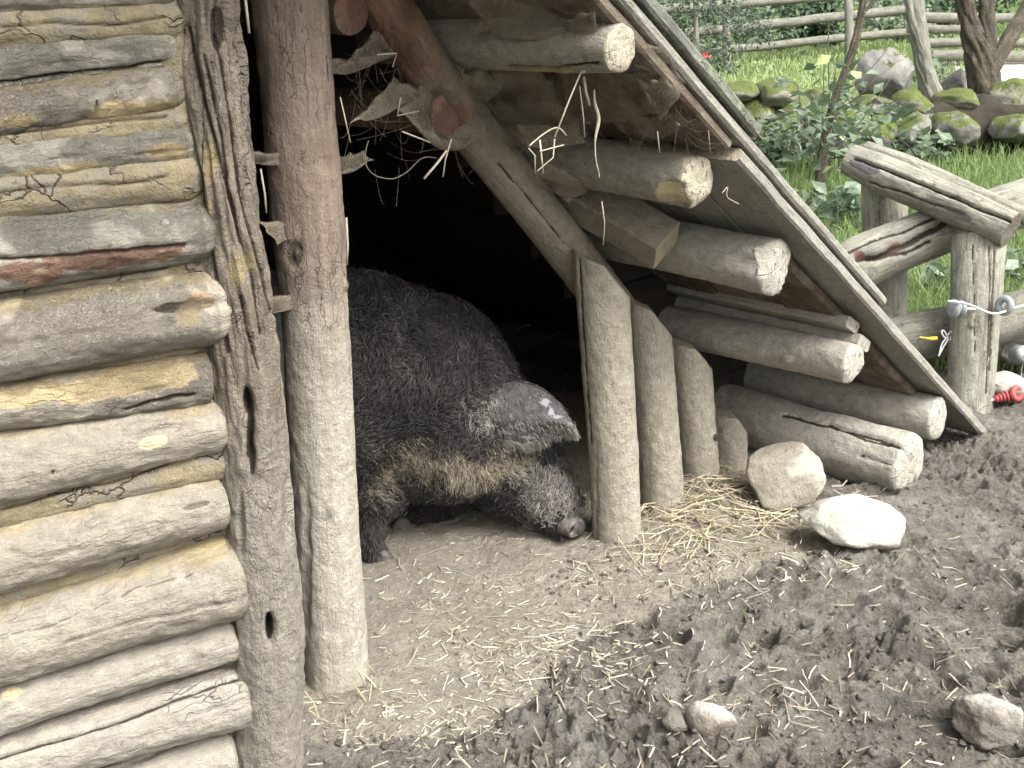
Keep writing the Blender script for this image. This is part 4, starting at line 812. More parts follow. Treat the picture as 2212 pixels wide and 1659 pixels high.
dens_dry = lambda x, y: np.clip(.6 * G2(x, y, 880, 1570, 230, 70) + .8 * G2(x, y, 1180, 1430, 190, 80) + .3 * G2(x, y, 1000, 1420, 260, 110) + .8 * G2(x, y, 1500, 1210, 180, 60) + .25 * G2(x, y, 1100, 1250, 300, 60) + .14 * (x > 800) * (y < 1400) * (x < 1300), 0, 1)
rr = np.random.default_rng(5)
C = scatter(1500, dens_dry, 1); C, d = lay(C, 2, lift=.0015); k = len(C)
straws('loose_straw', C, d, rr.gamma(1.2, .014, k) + .006, rr.uniform(.0012, .005, k), M['straw'], 3, bend=.04, label='chopped pale straw strewn over the dry soil before the doorway', cat='straw')
dens_pile = lambda x, y: np.clip(1.0 * G2(x, y, 1530, 1110, 120, 62) + .7 * G2(x, y, 1640, 1120, 100, 40) + .3 * G2(x, y, 1450, 1160, 90, 50), 0, 1)
C = scatter(1500, dens_pile, 4); C, d = lay(C, 5, stack=.009, steep=.16); k = len(C)
straws('straw_pile', C, d, rr.gamma(3.0, .024, k) + .025, rr.uniform(.002, .0045, k), M['strawgold'], 6, bend=.05, label='heap of yellow straw at the foot of the pickets', cat='straw')
C = scatter(420, lambda x, y: G2(x, y, 745, 1500, 50, 22) + .6 * G2(x, y, 800, 1470, 22, 26) + .5 * G2(x, y, 690, 1540, 26, 30), 7); C, d = lay(C, 8, stack=.022, steep=.6); k = len(C)
straws('straw_tuft', C, d, rr.gamma(3.0, .02, k) + .02, rr.uniform(.002, .0045, k), M['strawgold'], 9, bend=.06, label='yellow straw tuft stuffed under the foot of the doorway post', cat='straw')
C = scatter(420, lambda x, y: G2(x, y, 1850, 1085, 100, 26), 10); C, d = lay(C, 11, stack=.02, steep=.3); k = len(C)
straws('straw_wisp', C, d, rr.gamma(3.0, .022, k) + .02, rr.uniform(.002, .0045, k), M['straw'], 12, bend=.05, label='straw lying in the shade beneath the bottom sill log', cat='straw')
dens_mud = lambda x, y: np.clip(.16 * (x > 1150) * (y > 1180) + .5 * G2(x, y, 1700, 1530, 110, 60) + .4 * G2(x, y, 1750, 1220, 200, 40) + .2 * G2(x, y, 1330, 1480, 150, 80), 0, 1)
C = scatter(900, dens_mud, 13); C, d = lay(C, 14, lift=.003); k = len(C)
straws('muddy_straw', C, d, rr.gamma(1.5, .013, k) + .008, rr.uniform(.001, .0045, k), M['straw'], 15, bend=.05, label='scattered straw bits trodden into the wet mud', cat='straw')
# crumbs of soil on the mud
def crumbs(name, k, fn, seed, mat, smin, smax, **kw):
    r = np.random.default_rng(seed); C = scatter(k, fn, seed); k = len(C); z = tz(C[:, 0], C[:, 1]); C[:, 2] = z
    bm = bmesh.new(); bmesh.ops.create_icosphere(bm, subdivisions=1, radius=1); B = np.array([v.co[:] for v in bm.verts]); Fq = np.array([[v.index for v in f.verts] for f in bm.faces]); bm.free()
    s = smin * (smax / smin) ** (r.random(k) ** 2.2); V = B[None] * (1 + .33 * r.normal(size=(k, len(B), 1))) * (s[:, None] * r.uniform(.5, 1.4, (k, 3)) * np.array([1, 1, .7]))[:, None, :] + C[:, None, :] + np.array([0, 0, 1]) * (s * .35)[:, None, None]
    f = (Fq[None] + (np.arange(k) * len(B))[:, None, None]).reshape(-1, 3); nv = k * len(B); isM = name == 'mud_crumbs'
    o = mesh(name, V.reshape(-1, 3), f, mat, attrs={'mud': np.full(nv, 1.0 if isM else 0.0), 'grass': np.zeros(nv), 'path': np.zeros(nv), 'hi': np.repeat(r.random(k) * .8, len(B))}); return tag(o, kind='stuff', **kw)
crumbs('mud_crumbs', 2600, lambda x, y: np.clip(.55 * (x > 1180) * (y > 1130 - .25 * (x - 1500)) + .8 * (y > 1600) * (x > 640) + .3 * G2(x, y, 1250, 1480, 130, 60), 0, 1), 31, M['ground'], .002, .009, label='crumbly clods of dark wet mud', cat='mud')
crumbs('soil_crumbs', 500, lambda x, y: np.clip(.5 * (x > 700) * (x < 1500) * (y > 1250) * (y < 1640) * (x + y < 2750), 0, 1), 32, M['ground'], .002, .006, label='small dry soil crumbs on the doorway floor', cat='soil')

# ------------------------------------------------------------------ cobwebs and hanging straws
def web(P, label, sag=.25, dens=(.5, .8), seed=0, nu=26, nv=26, drop=.02, name='cobweb', group=None):
    """sheet web between four anchors; its free edges hang inwards, its surface sags"""
    A, B, C_, D_ = [np.asarray(p, float) for p in P]; s, t = np.meshgrid(np.linspace(0, 1, nu), np.linspace(0, 1, nv), indexing='ij'); ce = (A + B + C_ + D_) / 4
    pos_ = (A[None, None] * ((1 - s) * (1 - t))[..., None] + B * (s * (1 - t))[..., None] + C_ * (s * t)[..., None] + D_ * ((1 - s) * t)[..., None])
    pull = .55 * sag * (1 - np.minimum(1, (np.abs(2 * s - 1) ** 4) * (np.abs(2 * t - 1) ** 4))) * np.maximum(np.abs(2 * s - 1), np.abs(2 * t - 1)) ** 4 * (1 + .5 * np.sin(s * 11 + seed) * np.sin(t * 13 + seed * 2))
    pos_ = pos_ + (ce - pos_) * pull[..., None] * 1.2; V = pos_.reshape(-1, 3); V = V - Z * (drop * (16 * s * (1 - s) * t * (1 - t)).ravel())[:, None] + (.012 * fbm(V * 11, seed, 3))[:, None] * np.array([.4, -.7, .6])
    i = np.arange(nu * nv).reshape(nu, nv); q = np.stack([i[:-1, :-1], i[1:, :-1], i[1:, 1:], i[:-1, 1:]], -1).reshape(-1, 4)
    edge = np.minimum(np.minimum(s, 1 - s), np.minimum(t, 1 - t)).ravel(); de = dens[0] + (dens[1] - dens[0]) * (1 - np.clip(edge * 5, 0, 1)) + .16 * fbm(V * 16, seed + 3, 3) - .7 * np.maximum(0, .06 + .05 * vnoise(V * 60, seed) - edge) / .06 * (name == 'cobweb')
    o = mesh(name, V, q, M['web'], attrs={'dens': de}); return tag(o, label, 'cobweb', group)
def roof_o(px, py, h=-.10):
    v = ray(px, py); Q = P0 + g * R0[0] + Z * R0[1] + hdir * h; q = CAM + v * (((Q - CAM) @ hdir) / (v @ hdir)); return (q - P0) @ n
def GW(px, py, o): return G(px, py, max(o, min(.42, roof_o(px, py))))
WB = [
 ([(690, 178, .03), (830, 40, -.03), (905, 110, -.03), (690, 130, .03)], 'dusty cobweb sheet from the top of the doorway post to the red-brown pole', .3, (.42, .75), .03),
 ([(752, 268, .05), (800, 262, .04), (935, 190, -.02), (850, 168, -.03)], 'cobweb hammock stretched below the slanting red-brown pole', .2, (.6, .9), .02),
 ([(850, 235, .03), (960, 312, .04), (1075, 300, -.02), (905, 160, -.02)], 'cobweb slung beneath the round red purlin end', .25, (.5, .8), .06),
 ([(890, 70, -.04), (985, 215, -.03), (1045, 100, .02), (960, 60, -.06)], 'triangular cobweb between the two slanting poles and the top purlin', .25, (.55, .85), .02),
 ([(960, 150, -.02), (1060, 330, -.03), (1300, 300, .05), (1170, 120, .05)], 'wide brown cobweb sheet below the top purlin', .25, (.35, .7), .05),
 ([(1190, 130, .1), (1200, 290, .06), (1440, 250, .20), (1430, 140, .26)], 'torn yellowish cobweb under the pale end of the top purlin', .3, (.36, .72), .03),
 ([(980, -40, .1), (1010, 75, .08), (1320, 70, .3), (1400, -50, .36)], 'thick cobweb festoon above the top purlin', .3, (.5, .85), .05),
 ([(1200, 30, .2), (1230, 150, .2), (1310, 80, .3), (1290, 10, .26)], 'ragged cobweb hanging beside the pale purlin end', .3, (.4, .8), .02),
 ([(1340, 70, .35), (1350, 140, .35), (1500, 190, .40), (1450, 90, .40)], 'cobweb strands from the top purlin end to the roof board', .5, (.22, .55), .02),
 ([(1370, 170, .3), (1428, 272, .36), (1490, 190, .40), (1430, 160, .36)], 'holed triangular cobweb under the roof board', .4, (.4, .75), .02),
 ([(1300, 250, .2), (1360, 330, .2), (1500, 270, .39), (1475, 235, .39)], 'low sagging cobweb over the second purlin', .4, (.36, .7), .02),
 ([(1110, 270, .02), (1130, 320, .04), (1275, 315, .12), (1250, 260, .12)], 'grey cobweb flap lying on the second purlin', .2, (.55, .85), .02),
 ([(1130, 380, -.04), (1230, 440, .02), (1310, 400, .08), (1180, 340, .02)], 'cobweb between the rafter and the second purlin', .35, (.42, .75), .02),
 ([(515, 318, .02), (515, 352, .02), (668, 345, .03), (664, 336, .03)], 'short cobweb bridging the two posts, uppermost of three', .3, (.5, .85), .015),
 ([(540, 478, .02), (596, 540, .03), (668, 482, .03), (660, 474, .03)], 'short cobweb bridging the two posts, middle of three', .35, (.45, .8), .015),
 ([(560, 640, .02), (560, 690, .02), (700, 636, .03), (700, 626, .03)], 'triangular cobweb between the two posts, lowest of three', .35, (.5, .9), .015),
 ([(728, 330, .03), (700, 388, .03), (812, 345, .02), (790, 322, .0)], 'small cobweb at the left edge of the dark doorway', .3, (.42, .75), .02),
]
for i, (P, lab, sg_, de_, dr_) in enumerate(WB): web([(GW if x > 1000 else G)(x, y, o) for x, y, o in P], lab, sg_, de_, i + 1, drop=dr_)
def threads(k, seed):
    r = np.random.default_rng(seed); Vs, Fs = [], []; off = 0
    for _ in range(k):
        x, y = (r.uniform(740, 1490), r.uniform(0, 330)) if r.random() < .9 else (r.uniform(740, 960), r.uniform(150, 420))
        L = r.uniform(30, 150); a = r.uniform(-.5, 2.2); x2, y2 = x + L * math.cos(a), y + L * math.sin(a)
        if x2 - 1020 > .93 * (y2 + 320) + 90 or (y2 > 300 and x2 < 1000 and r.random() < .6): continue
        o0 = r.uniform(.0, .10) + max(0, x - 1050) * .0007; A, B = GW(x, y, o0), GW(x2, y2, o0 + r.uniform(-.02, .04)); t = np.linspace(0, 1, 7)
        P = A + (B - A) * t[:, None] - Z * (r.uniform(0, .03) * 4 * t * (1 - t))[:, None]; w = r.uniform(.00012, .00032); s_ = np.cross(B - A, fw); s_ /= np.linalg.norm(s_); q = np.cross(s_, (B - A)); q /= np.linalg.norm(q)
        V = np.concatenate([P + s_ * w, P - s_ * w * .5 + q * w, P - s_ * w * .5 - q * w]); Vs.append(V); i = np.arange(6)
        Fs.append(off + np.concatenate([np.stack([i + a_ * 7, i + 1 + a_ * 7, i + 1 + b_ * 7, i + b_ * 7], -1) for a_, b_ in ((0, 1), (1, 2), (2, 0))])); off += 21
    tag(mesh('cobweb_threads', np.concatenate(Vs), np.concatenate(Fs), M['dustthread']), 'tangle of fine dusty cobweb threads under the roof', 'cobweb', kind='stuff')
threads(300, 77)

def strand(name, pts, w, mat, parent=None, flat=.5, sm=6, attrv=.8, **kw):
    pts = np.asarray(pts, float); T = np.concatenate([[0], np.cumsum(np.linalg.norm(np.diff(pts, axis=0), axis=1))]); nn = max(len(pts), int(len(pts) * sm)) if sm > 1 else len(pts)
    if sm > 1:
        t = np.linspace(0, T[-1], nn); P = np.stack([np.interp(t, T, pts[:, k]) for k in range(3)], 1); w_ = max(1, sm // 2); pad = np.pad(P, ((w_, w_), (0, 0)), 'edge'); ker = np.ones(2 * w_ + 1) / (2 * w_ + 1); P = np.stack([np.convolve(pad[:, k], ker, 'valid') for k in range(3)], 1)
    else: P = pts
    tg = np.gradient(P, axis=0); tg /= np.linalg.norm(tg, axis=1)[:, None] + 1e-9; s = np.cross(tg, CAM - P); s /= np.linalg.norm(s, axis=1)[:, None] + 1e-9; h = np.cross(s, tg); m = 6; ww = np.broadcast_to(np.asarray(w, float), (len(P),)) if np.ndim(w) == 0 else np.interp(np.linspace(0, 1, len(P)), np.linspace(0, 1, len(w)), w)
    V = np.concatenate([P[:, None] + (s[:, None] * np.cos(a) + h[:, None] * flat * np.sin(a)) * ww[:, None, None] / 2 for a in np.linspace(0, 6.283, m, endpoint=False)], 1).reshape(-1, 3)
    i = np.arange(len(P) * m).reshape(len(P), m); j = np.roll(i, -1, 1); Q = np.stack([i[:-1], j[:-1], j[1:], i[1:]], -1).reshape(-1, 4); caps = np.stack([i[0][::-1], i[-1]])
    o = mesh(name, V, [Q, caps], mat, parent, attrs={'v': np.full(len(V), attrv)}); return tag(o, **kw)
HS = [
 ([(1262, 140), (1230, 215), (1198, 297)], .34, .0045, 'long slanting straw hanging below the top purlin'),
 ([(1258, 157), (1280, 142)], .34, .009, 'short folded straw leaf caught at the top of the long slanting straw'),
 ([(1261, 165), (1266, 200), (1273, 228)], .335, .008, 'flat straw blade hanging right of the long slanting straw'),
 ([(1252, 185), (1260, 250), (1263, 297)], .335, .003, 'thin straight straw hanging below the top purlin'),
 ([(1284, 190), (1283, 220), (1295, 255), (1285, 300), (1286, 345), (1297, 385), (1294, 388)], .335, [.004, .009, .011, .004, .004, .003], 'curly dried leaf hanging on a thread before the second purlin'),
 ([(1141, 317), (1170, 292), (1195, 276), (1210, 275), (1225, 296)], .30, .0045, 'bent straw hoop in the web above the second purlin'),
 ([(1141, 320), (1155, 335), (1156, 375)], .30, .004, 'short kinked straw below the bent hoop'),
 ([(1166, 302), (1173, 374)], .30, .0055, 'upright straw stub below the bent hoop'),
 ([(1198, 300), (1195, 340), (1160, 370)], .31, .004, 'hooked straw end under the long slanting straw'),
 ([(1166, 327), (1218, 313)], .31, .004, 'level straw crossing under the bent hoop'),
 ([(965, 325), (945, 352), (916, 386)], .10, .007, 'yellow straw leaning against the rafter top'),
 ([(975, 300), (962, 345), (957, 382)], .10, .004, 'thin straw beside the yellow straw on the rafter'),
 ([(866, 210), (858, 250), (905, 240)], .06, .004, 'crooked straw in the web below the red purlin end') ,
 ([(868, 284), (930, 308)], .07, .0045, 'straw lying in the hammock web under the red purlin end'),
 ([(815, 118), (857, 115), (848, 145)], .08, .004, 'kinked straw stuck to the red-brown pole'),
 ([(735, 210), (757, 308)], .09, .0035, 'thin yellow straw hanging inside the doorway post'),
 ([(748, 470), (751, 530), (749, 572)], .085, .006, 'yellow straw sliver on the edge of the doorway post'),
 ([(530, 0), (538, 72)], .13, .007, 'pale straw stuck between the two posts at the top'),
 ([(563, 365), (572, 420), (575, 460)], .12, .005, 'straw wisp poking out between the two posts'),
 ([(1300, 435), (1306, 480), (1303, 530)], .34, .003, 'thread of dust hanging below the second purlin'),
 ([(1558, 420), (1575, 398), (1566, 425), (1598, 442)], .40, .003, 'frayed straw at the end of the second purlin'),
 ([(1530, 282), (1534, 330)], .38, .003, 'tiny straw hanging before the roof board'),
 ([(1425, 330), (1420, 284)], .36, .003, 'tiny straw hanging from the holed cobweb'),
]
for pts, o, w, lab in HS: strand('hanging_straw', [GW(x, y, o) for x, y in pts], np.asarray(w) * .72 if not np.isscalar(w) else w * .72, M['straw'], sm=1 if len(pts) < 4 else 3, attrv=.5 if len(pts) > 2 else .68, label=lab, cat='straw', group='straws hanging in the cobwebs')
cl = [(797, 300), (788, 330), (790, 362), (812, 382), (850, 388), (880, 372), (905, 345), (918, 338), (945, 342)]
strand('twine', [G(x, y, .07) for x, y in cl], .0022, M['dustthread'], sm=5, flat=1, label='thin grey loop of twine hanging across the top of the dark doorway', cat='twine')
strand('stick', [ground(1205, 1490) + Z * .02, ground(1290, 1440) + Z * .03], .006, M['straw'], sm=1, label='short pale stick on the boundary of straw and mud', cat='stick') if False else None

# ------------------------------------------------------------------ split-rail fence beside the shelter
fb = gpx(2096, 868); fence = thing('split_rail_fence', 'weathered split-rail fence of paired posts with a cracked cap log and a rotten rail', 'fence', fb)
FD = depth(fb)
def fpl(px, py, dd=0.0): return D(px, py, FD + dd)
def flog(name, pts, mat, seed, **kw):
    P = [fpl(x, y, dd) for x, y, w, dd in pts]; Rr = [w / 2 * depth(p) / F for p, (x, y, w, dd) in zip(P, pts)]
    return log(name, P, Rr, mat, fence, seed=seed, **{**dict(na=72, dl=.008, lump=.06), **kw})
up3 = np.array([0, 0, .15])
flog('post', [(2095, 900, 96, 0), (2098, 850, 96, 0), (2108, 680, 103, 0), (2113, 560, 110, 0.04), (2115, 515, 112, 0.06)], M['weather'], 500, upv=np.array([0, -1., 0]), end0=None, grooves=[([(2137, 530), (2140, 600), (2138, 720), (2132, 850)], 4, .014, ROT), ([(2100, 520), (2104, 640), (2106, 760)], 3, .008, ROT), ([(2150, 540), (2146, 640), (2140, 800)], 4, .012, ROT)], dents=[(2100, 702, 7, 6, -.008, (.2, .18, .15))], lump=.03)
flog('post', [(1908, 760, 92, .42), (1908, 690, 92, .42), (1908, 560, 95, .42), (1909, 385, 95, .42)], M['weather'], 501, upv=np.array([0, -1., 0]), end0=None, lump=.03, dents=[(1935, 440, 20, 60, .012, None)])
flog('cap_log', [(1836, 344, 66, .30), (1900, 374, 80, .26), (2000, 418, 82, .17), (2100, 462, 84, .02), (2183, 497, 78, -.07)], M['weather'], 502, end0='flat', end1='flat', lump=.05,
     grooves=[([(1846, 342), (1900, 361), (2000, 401), (2100, 444), (2205, 484)], 4.5, .030, DARK), ([(1880, 395), (1960, 420), (2080, 465)], 4, .010, ROT)], tints=[(1865, 358, 42, 15, (.10, .095, .10), .4), (2070, 462, 40, 10, (.14, .135, .13), .4), (1990, 420, 20, 8, (.42, .43, .36), .4)], label='cracked half-round cap log lying across both posts')
flog('cap_log', [(1868, 318, 30, .32), (1960, 352, 36, .25), (2090, 412, 36, .12), (2240, 482, 36, .0)], M['weather'], 503, end0='flat', lump=.06, label='narrow split-off strip of the cap log')
flog('rail', [(1760, 640, 118, .20), (1850, 572, 116, .20), (1960, 522, 112, .20), (2050, 488, 106, .20), (2130, 470, 104, .22), (2230, 440, 104, .26), (2400, 380, 100, .3)], M['weather'], 504, lump=.08, end0='hewn', end1=None, bend=.02,
     grooves=[([(1855, 556), (1900, 556), (1960, 530), (2010, 500), (2045, 478)], 11, .045, ROT), ([(1830, 545), (1880, 520), (1950, 500), (2020, 468)], 5, .02, DARK), ([(1880, 560), (1960, 548), (2010, 522)], 6, .02, DARK)], tints=[(1938, 535, 14, 12, (.17, .085, .07)), (1856, 548, 14, 8, (.18, .085, .07))], label='rotten upper rail with a hollow cracked top')
flog('rail', [(1900, 745, 104, .20), (2000, 722, 104, .20), (2120, 705, 104, .2), (2230, 672, 106, .22), (2400, 620, 104, .26)], M['rail'], 505, lump=.06, end0='hewn', end1=None, label='pale lower rail')
def tube(name, pts, w, mat, parent=None, **kw): return strand(name, pts, w, mat, parent, flat=1, **kw)
def ringpart(name, c, ax, r, tr, mat, parent, nu=22, nv=10):
    ax = ax / np.linalg.norm(ax); e1 = np.cross(ax, Z); e1 /= np.linalg.norm(e1); e2 = np.cross(ax, e1); V = []
    for a in np.linspace(0, 6.283, nu, endpoint=False):
        d = e1 * math.cos(a) + e2 * math.sin(a)
        for b in np.linspace(0, 6.283, nv, endpoint=False): V.append(c + d * (r + tr * math.cos(b)) + ax * tr * math.sin(b))
    i = np.arange(nu * nv).reshape(nu, nv); a_ = np.roll(i, -1, 0); b_ = np.roll(i, -1, 1); c_ = np.roll(a_, -1, 1)
    return mesh(name, V, np.stack([i, b_, c_, a_], -1).reshape(-1, 4), mat, parent)
def lathe(name, c, ax, prof, mat, parent, m=18):
    ax = ax / np.linalg.norm(ax); e1 = np.cross(ax, Z + .01); e1 /= np.linalg.norm(e1); e2 = np.cross(ax, e1); V = [c + ax * h + (e1 * math.cos(a) + e2 * math.sin(a)) * max(r, 1e-4) for r, h in prof for a in np.linspace(0, 6.283, m, endpoint=False)]
    i = np.arange(len(prof) * m).reshape(len(prof), m); j = np.roll(i, -1, 1); return mesh(name, V, np.stack([i[:-1], j[:-1], j[1:], i[1:]], -1).reshape(-1, 4), mat, parent)
lft = -rt * .95 - fw * .2
# insulators, cord and clips of the electric wire
q = fpl(2078, 667, -.1); ins = thing('insulator', 'grey ribbed insulator jutting left from the fence post, cord through it', 'insulator', q)
lathe('insulator_body', q + lft * -.01, lft, [(r_i * .8, h_i * .85) for r_i, h_i in [(.001, -.005), (.016, -.005), (.02, 0), (.036, .012), (.040, .02), (.030, .026), (.022, .03), (.034, .036), (.042, .046), (.042, .055), (.030, .062), (.02, .066), (.001, .068)]], M['porcelain'], ins); lathe('screw', q - lft * .06, lft, [(.001, 0), (.006, .001), (.006, .06), (.001, .062)], M['metal'], ins)
q2 = fpl(2170, 660, -.13); ins = thing('insulator', 'small porcelain ring insulator on the right edge of the fence post', 'insulator', q2)
ringpart('ring', q2, rt * .85 + fw * .5, .024, .013, M['porcelain'], ins); lathe('screw', q2 + fw * .08, -fw, [(.001, 0), (.006, .001), (.006, .06), (.001, .062)], M['metal'], ins)
tube('fence_cord', [fpl(2040, 650, -.13), fpl(2070, 652, -.14), fpl(2100, 658, -.16), fpl(2130, 676, -.17), fpl(2160, 680, -.16), fpl(2176, 668, -.14), fpl(2300, 640, -.1)], .008, M['cordwhite'], label='white twisted cord running from insulator to insulator across the fence post', cat='cord')
q3 = D(2196, 850, FD - .05); red = thing('insulator', 'red plastic ring insulator with screw ribs low beside the fence post', 'insulator', q3)
ringpart('ring', q3, rt * .35 - fw * .9 + Z * .1, .020, .011, M['red'], red)
ra = -rt * .92 - Z * .25 - fw * .1; ra /= np.linalg.norm(ra)
lathe('screw_socket', q3 + ra * .034, ra, [(.001, 0)] + [(w, h) for k in range(4) for w, h in ((.020 - .002 * k, .003 + k * .012), (.020 - .002 * k, .008 + k * .012), (.010, .009 + k * .012), (.010, .014 + k * .012))] + [(.001, .056)], M['red'], red); lathe('screw', q3 + ra * .085, ra, [(.001, 0), (.006, .001), (.005, .06), (.001, .062)], M['metal'], red)
tube('fence_cord', [q3 - fw * .02 - rt * .01, q3 - fw * .03 + rt * .05 + Z * .01, q3 + rt * .4 + Z * .05], .007, M['cordwhite'], label='white cord through the red ring insulator', cat='cord')
kb = fpl(2046, 726, .02); kn = thing('cord_knot', 'white knotted cord ends with a yellow sleeve hanging before the lower rail', 'cord', kb)
for pts in ([(2046, 726), (2038, 712), (2032, 716), (2040, 730), (2050, 728)], [(2046, 726), (2055, 714), (2064, 718), (2052, 730)], [(2046, 728), (2034, 742), (2028, 770)], [(2050, 730), (2036, 752), (2026, 772)], [(2052, 728), (2062, 745), (2078, 756), (2096, 748)], [(2050, 730), (2066, 752), (2086, 760)]): tube('cord_end', [fpl(x, y, .0) for x, y in pts], .006, M['cordwhite'], kn)
tube('sleeve', [fpl(1984, 728, 0), fpl(2012, 732, 0), fpl(2026, 730, 0)], [.005, .006, .014, .014], M['yellow'], kn)
q4 = D(2204, 765, FD + .2); reel = thing('insulator', 'round grey insulator with a wire hanging from it, right of the fence post', 'insulator', q4)
lathe('insulator_body', q4, -fw + rt * .3, [(.001, -.03), (.03, -.03), (.038, -.015), (.028, 0), (.034, .012), (.022, .026), (.008, .03), (.001, .031)], M['metal'], reel); tube('wire', [q4 - fw * .04, q4 - Z * .06 + rt * .01, q4 - Z * .16 + rt * .02], .005, M['metal'], reel)

# ------------------------------------------------------------------ beyond the fence: grass
def grass(name, k, fn, seed, hmin, hmax, label, w=.006, box=(1380, 2300, 60, 620), mat='grass'):
    r = np.random.default_rng(seed); n_ = k * 3; px, py = r.uniform(box[0], box[1], n_), r.uniform(box[2], box[3], n_); m = r.random(n_) < fn(px, py); px, py = px[m][:k], py[m][:k]
    v = fw + np.outer(px - CX, rt) / F - np.outer(py - CY, up) / F; z = np.zeros(len(px)); 
    for _ in range(30):
        t = (z - CAMH) / np.minimum(v[:, 2], -.004); t = np.minimum(t, 45); z = .6 * z + .4 * tbase(v[:, 0] * t, v[:, 1] * t)
    C = CAM + v * ((z - CAMH) / np.minimum(v[:, 2], -.004))[:, None]; ok = (C[:, 1] < 40) & (poly_sd(C[:, :2], PATHP) < -.1); C = C[ok]; k = len(C); C[:, 2] = tbase(C[:, 0], C[:, 1]) - .01
    H = r.uniform(hmin, hmax, k); a = r.uniform(0, 6.283, k); s = np.stack([np.cos(a), np.sin(a), 0 * a], 1); dep = C @ fw; ww = w * np.clip(dep / 6, .8, 4); ln_ = r.normal(0, .35, (k, 2)); b = np.zeros((k, 3)); b[:, :2] = ln_
    P = [C - s * ww[:, None] / 2, C + s * ww[:, None] / 2, C + b * H[:, None] * .3 + Z * (H * .6)[:, None] + s * ww[:, None] * .4, C + b * H[:, None] * .3 + Z * (H * .6)[:, None] - s * ww[:, None] * .4, C + b * H[:, None] + Z * (H * r.uniform(.75, 1, k))[:, None]]
    V = np.stack(P, 1).reshape(-1, 3); i = (np.arange(k) * 5)[:, None]; o = mesh(name, V, [i + np.array([[0, 1, 2, 3]]), i + np.array([[3, 2, 4]])], M[mat], attrs={'v': np.repeat(np.clip(.5 + .35 * fbm(C * .9, seed, 3) + r.normal(0, .2, k), 0, 1), 5)})
    return tag(o, label, 'grass', kind='stuff')
grass('grass', 26000, lambda x, y: np.clip(1.0 * (y > 345) + .3 * (y > 290), 0, 1) * (x > 1600), 1, .06, .20, 'tall bright green grass behind the split-rail fence', box=(1600, 2300, 290, 800))
grass('lawn', 16000, lambda x, y: (x < 1960) * (y < 235) * 1.0, 2, .04, .10, 'sunny green lawn between mossy wall and far rail fence', box=(1380, 1960, 20, 235), mat='lawn')
grass('weeds', 5000, lambda x, y: .8 * (x > 2000) * (y > 60), 3, .05, .14, 'grass patches by the pale path', box=(1990, 2300, 60, 300))

def leafmesh(k, C, N, L, Wd, r, curlup=.15):
    """k pointed leaves folded along the midrib"""
    d = np.cross(N, r.normal(size=(k, 3))); d /= np.linalg.norm(d, axis=1)[:, None]; s = np.cross(N, d); L = L[:, None]; Wd = Wd[:, None]
    P = [C, C + d * L * .45 + s * Wd * .5 + N * Wd * curlup, C + d * L - N * L * .12, C + d * L * .45 - s * Wd * .5 + N * Wd * curlup, C + d * L * .5]
    V = np.stack(P, 1).reshape(-1, 3); i = (np.arange(k) * 5)[:, None]
    return V, np.concatenate([i + np.array([[0, 1, 4]]), i + np.array([[1, 2, 4]]), i + np.array([[2, 3, 4]]), i + np.array([[3, 0, 4]])])
def cloud(name, clusters, per, L, mat, seed, parent, aspect=.55, upb=.8, kind='stuff', squash=.8):
    """leaves spread through clusters (centre, radius)"""
    r = np.random.default_rng(seed); C = np.concatenate([c + r.normal(0, 1, (per, 3)) * np.array([R_, R_, R_ * squash]) * .55 for c, R_ in clusters]); k = len(C)
    N = r.normal(0, .6, (k, 3)); N[:, 2] += upb; N[:, 1] -= .25; N /= np.linalg.norm(N, axis=1)[:, None]; ll = L * r.uniform(.6, 1.25, k); V, Fq = leafmesh(k, C, N, ll, ll * aspect, r)
    return mesh(name, V, Fq, mat, parent, attrs={'v': np.repeat(np.clip(r.normal(.45, .25, k), 0, 1), 5)}, smooth=False, kind=kind)
_leafbase = None
def single_leaves(parent, places, L, mat, seed, aspect=.55):
    """countable large leaves: one object each, sharing one mesh"""
    r = np.random.default_rng(seed); V, Fq = leafmesh(1, np.zeros((1, 3)), np.array([[0, 0, 1.]]), np.array([1.0]), np.array([aspect]), np.random.default_rng(1), .12)
    ms = []
    for val in (.2, .4, .55, .75, .95):
        o = mesh('leaf', V, Fq, mat, None, attrs={'v': np.full(5, val)}, smooth=False); ms.append(o.data); bpy.data.objects.remove(o)
    pl_ = parent_loc(parent)
    for p in places:
        o = bpy.data.objects.new('leaf', ms[min(4, int(abs(r.normal(0, 1.6))))]); COL.objects.link(o); o.parent = parent; o.location = Vector(p) - pl_
        s_ = L * r.uniform(.65, 1.25); o.scale = (s_, s_, s_); o.rotation_euler = (r.normal(.35, .45), r.normal(0, .45), r.uniform(0, 6.283))
def stick(name, pts, w, parent, mat='twig'): return strand(name, pts, w, M[mat], parent, flat=1, sm=2)

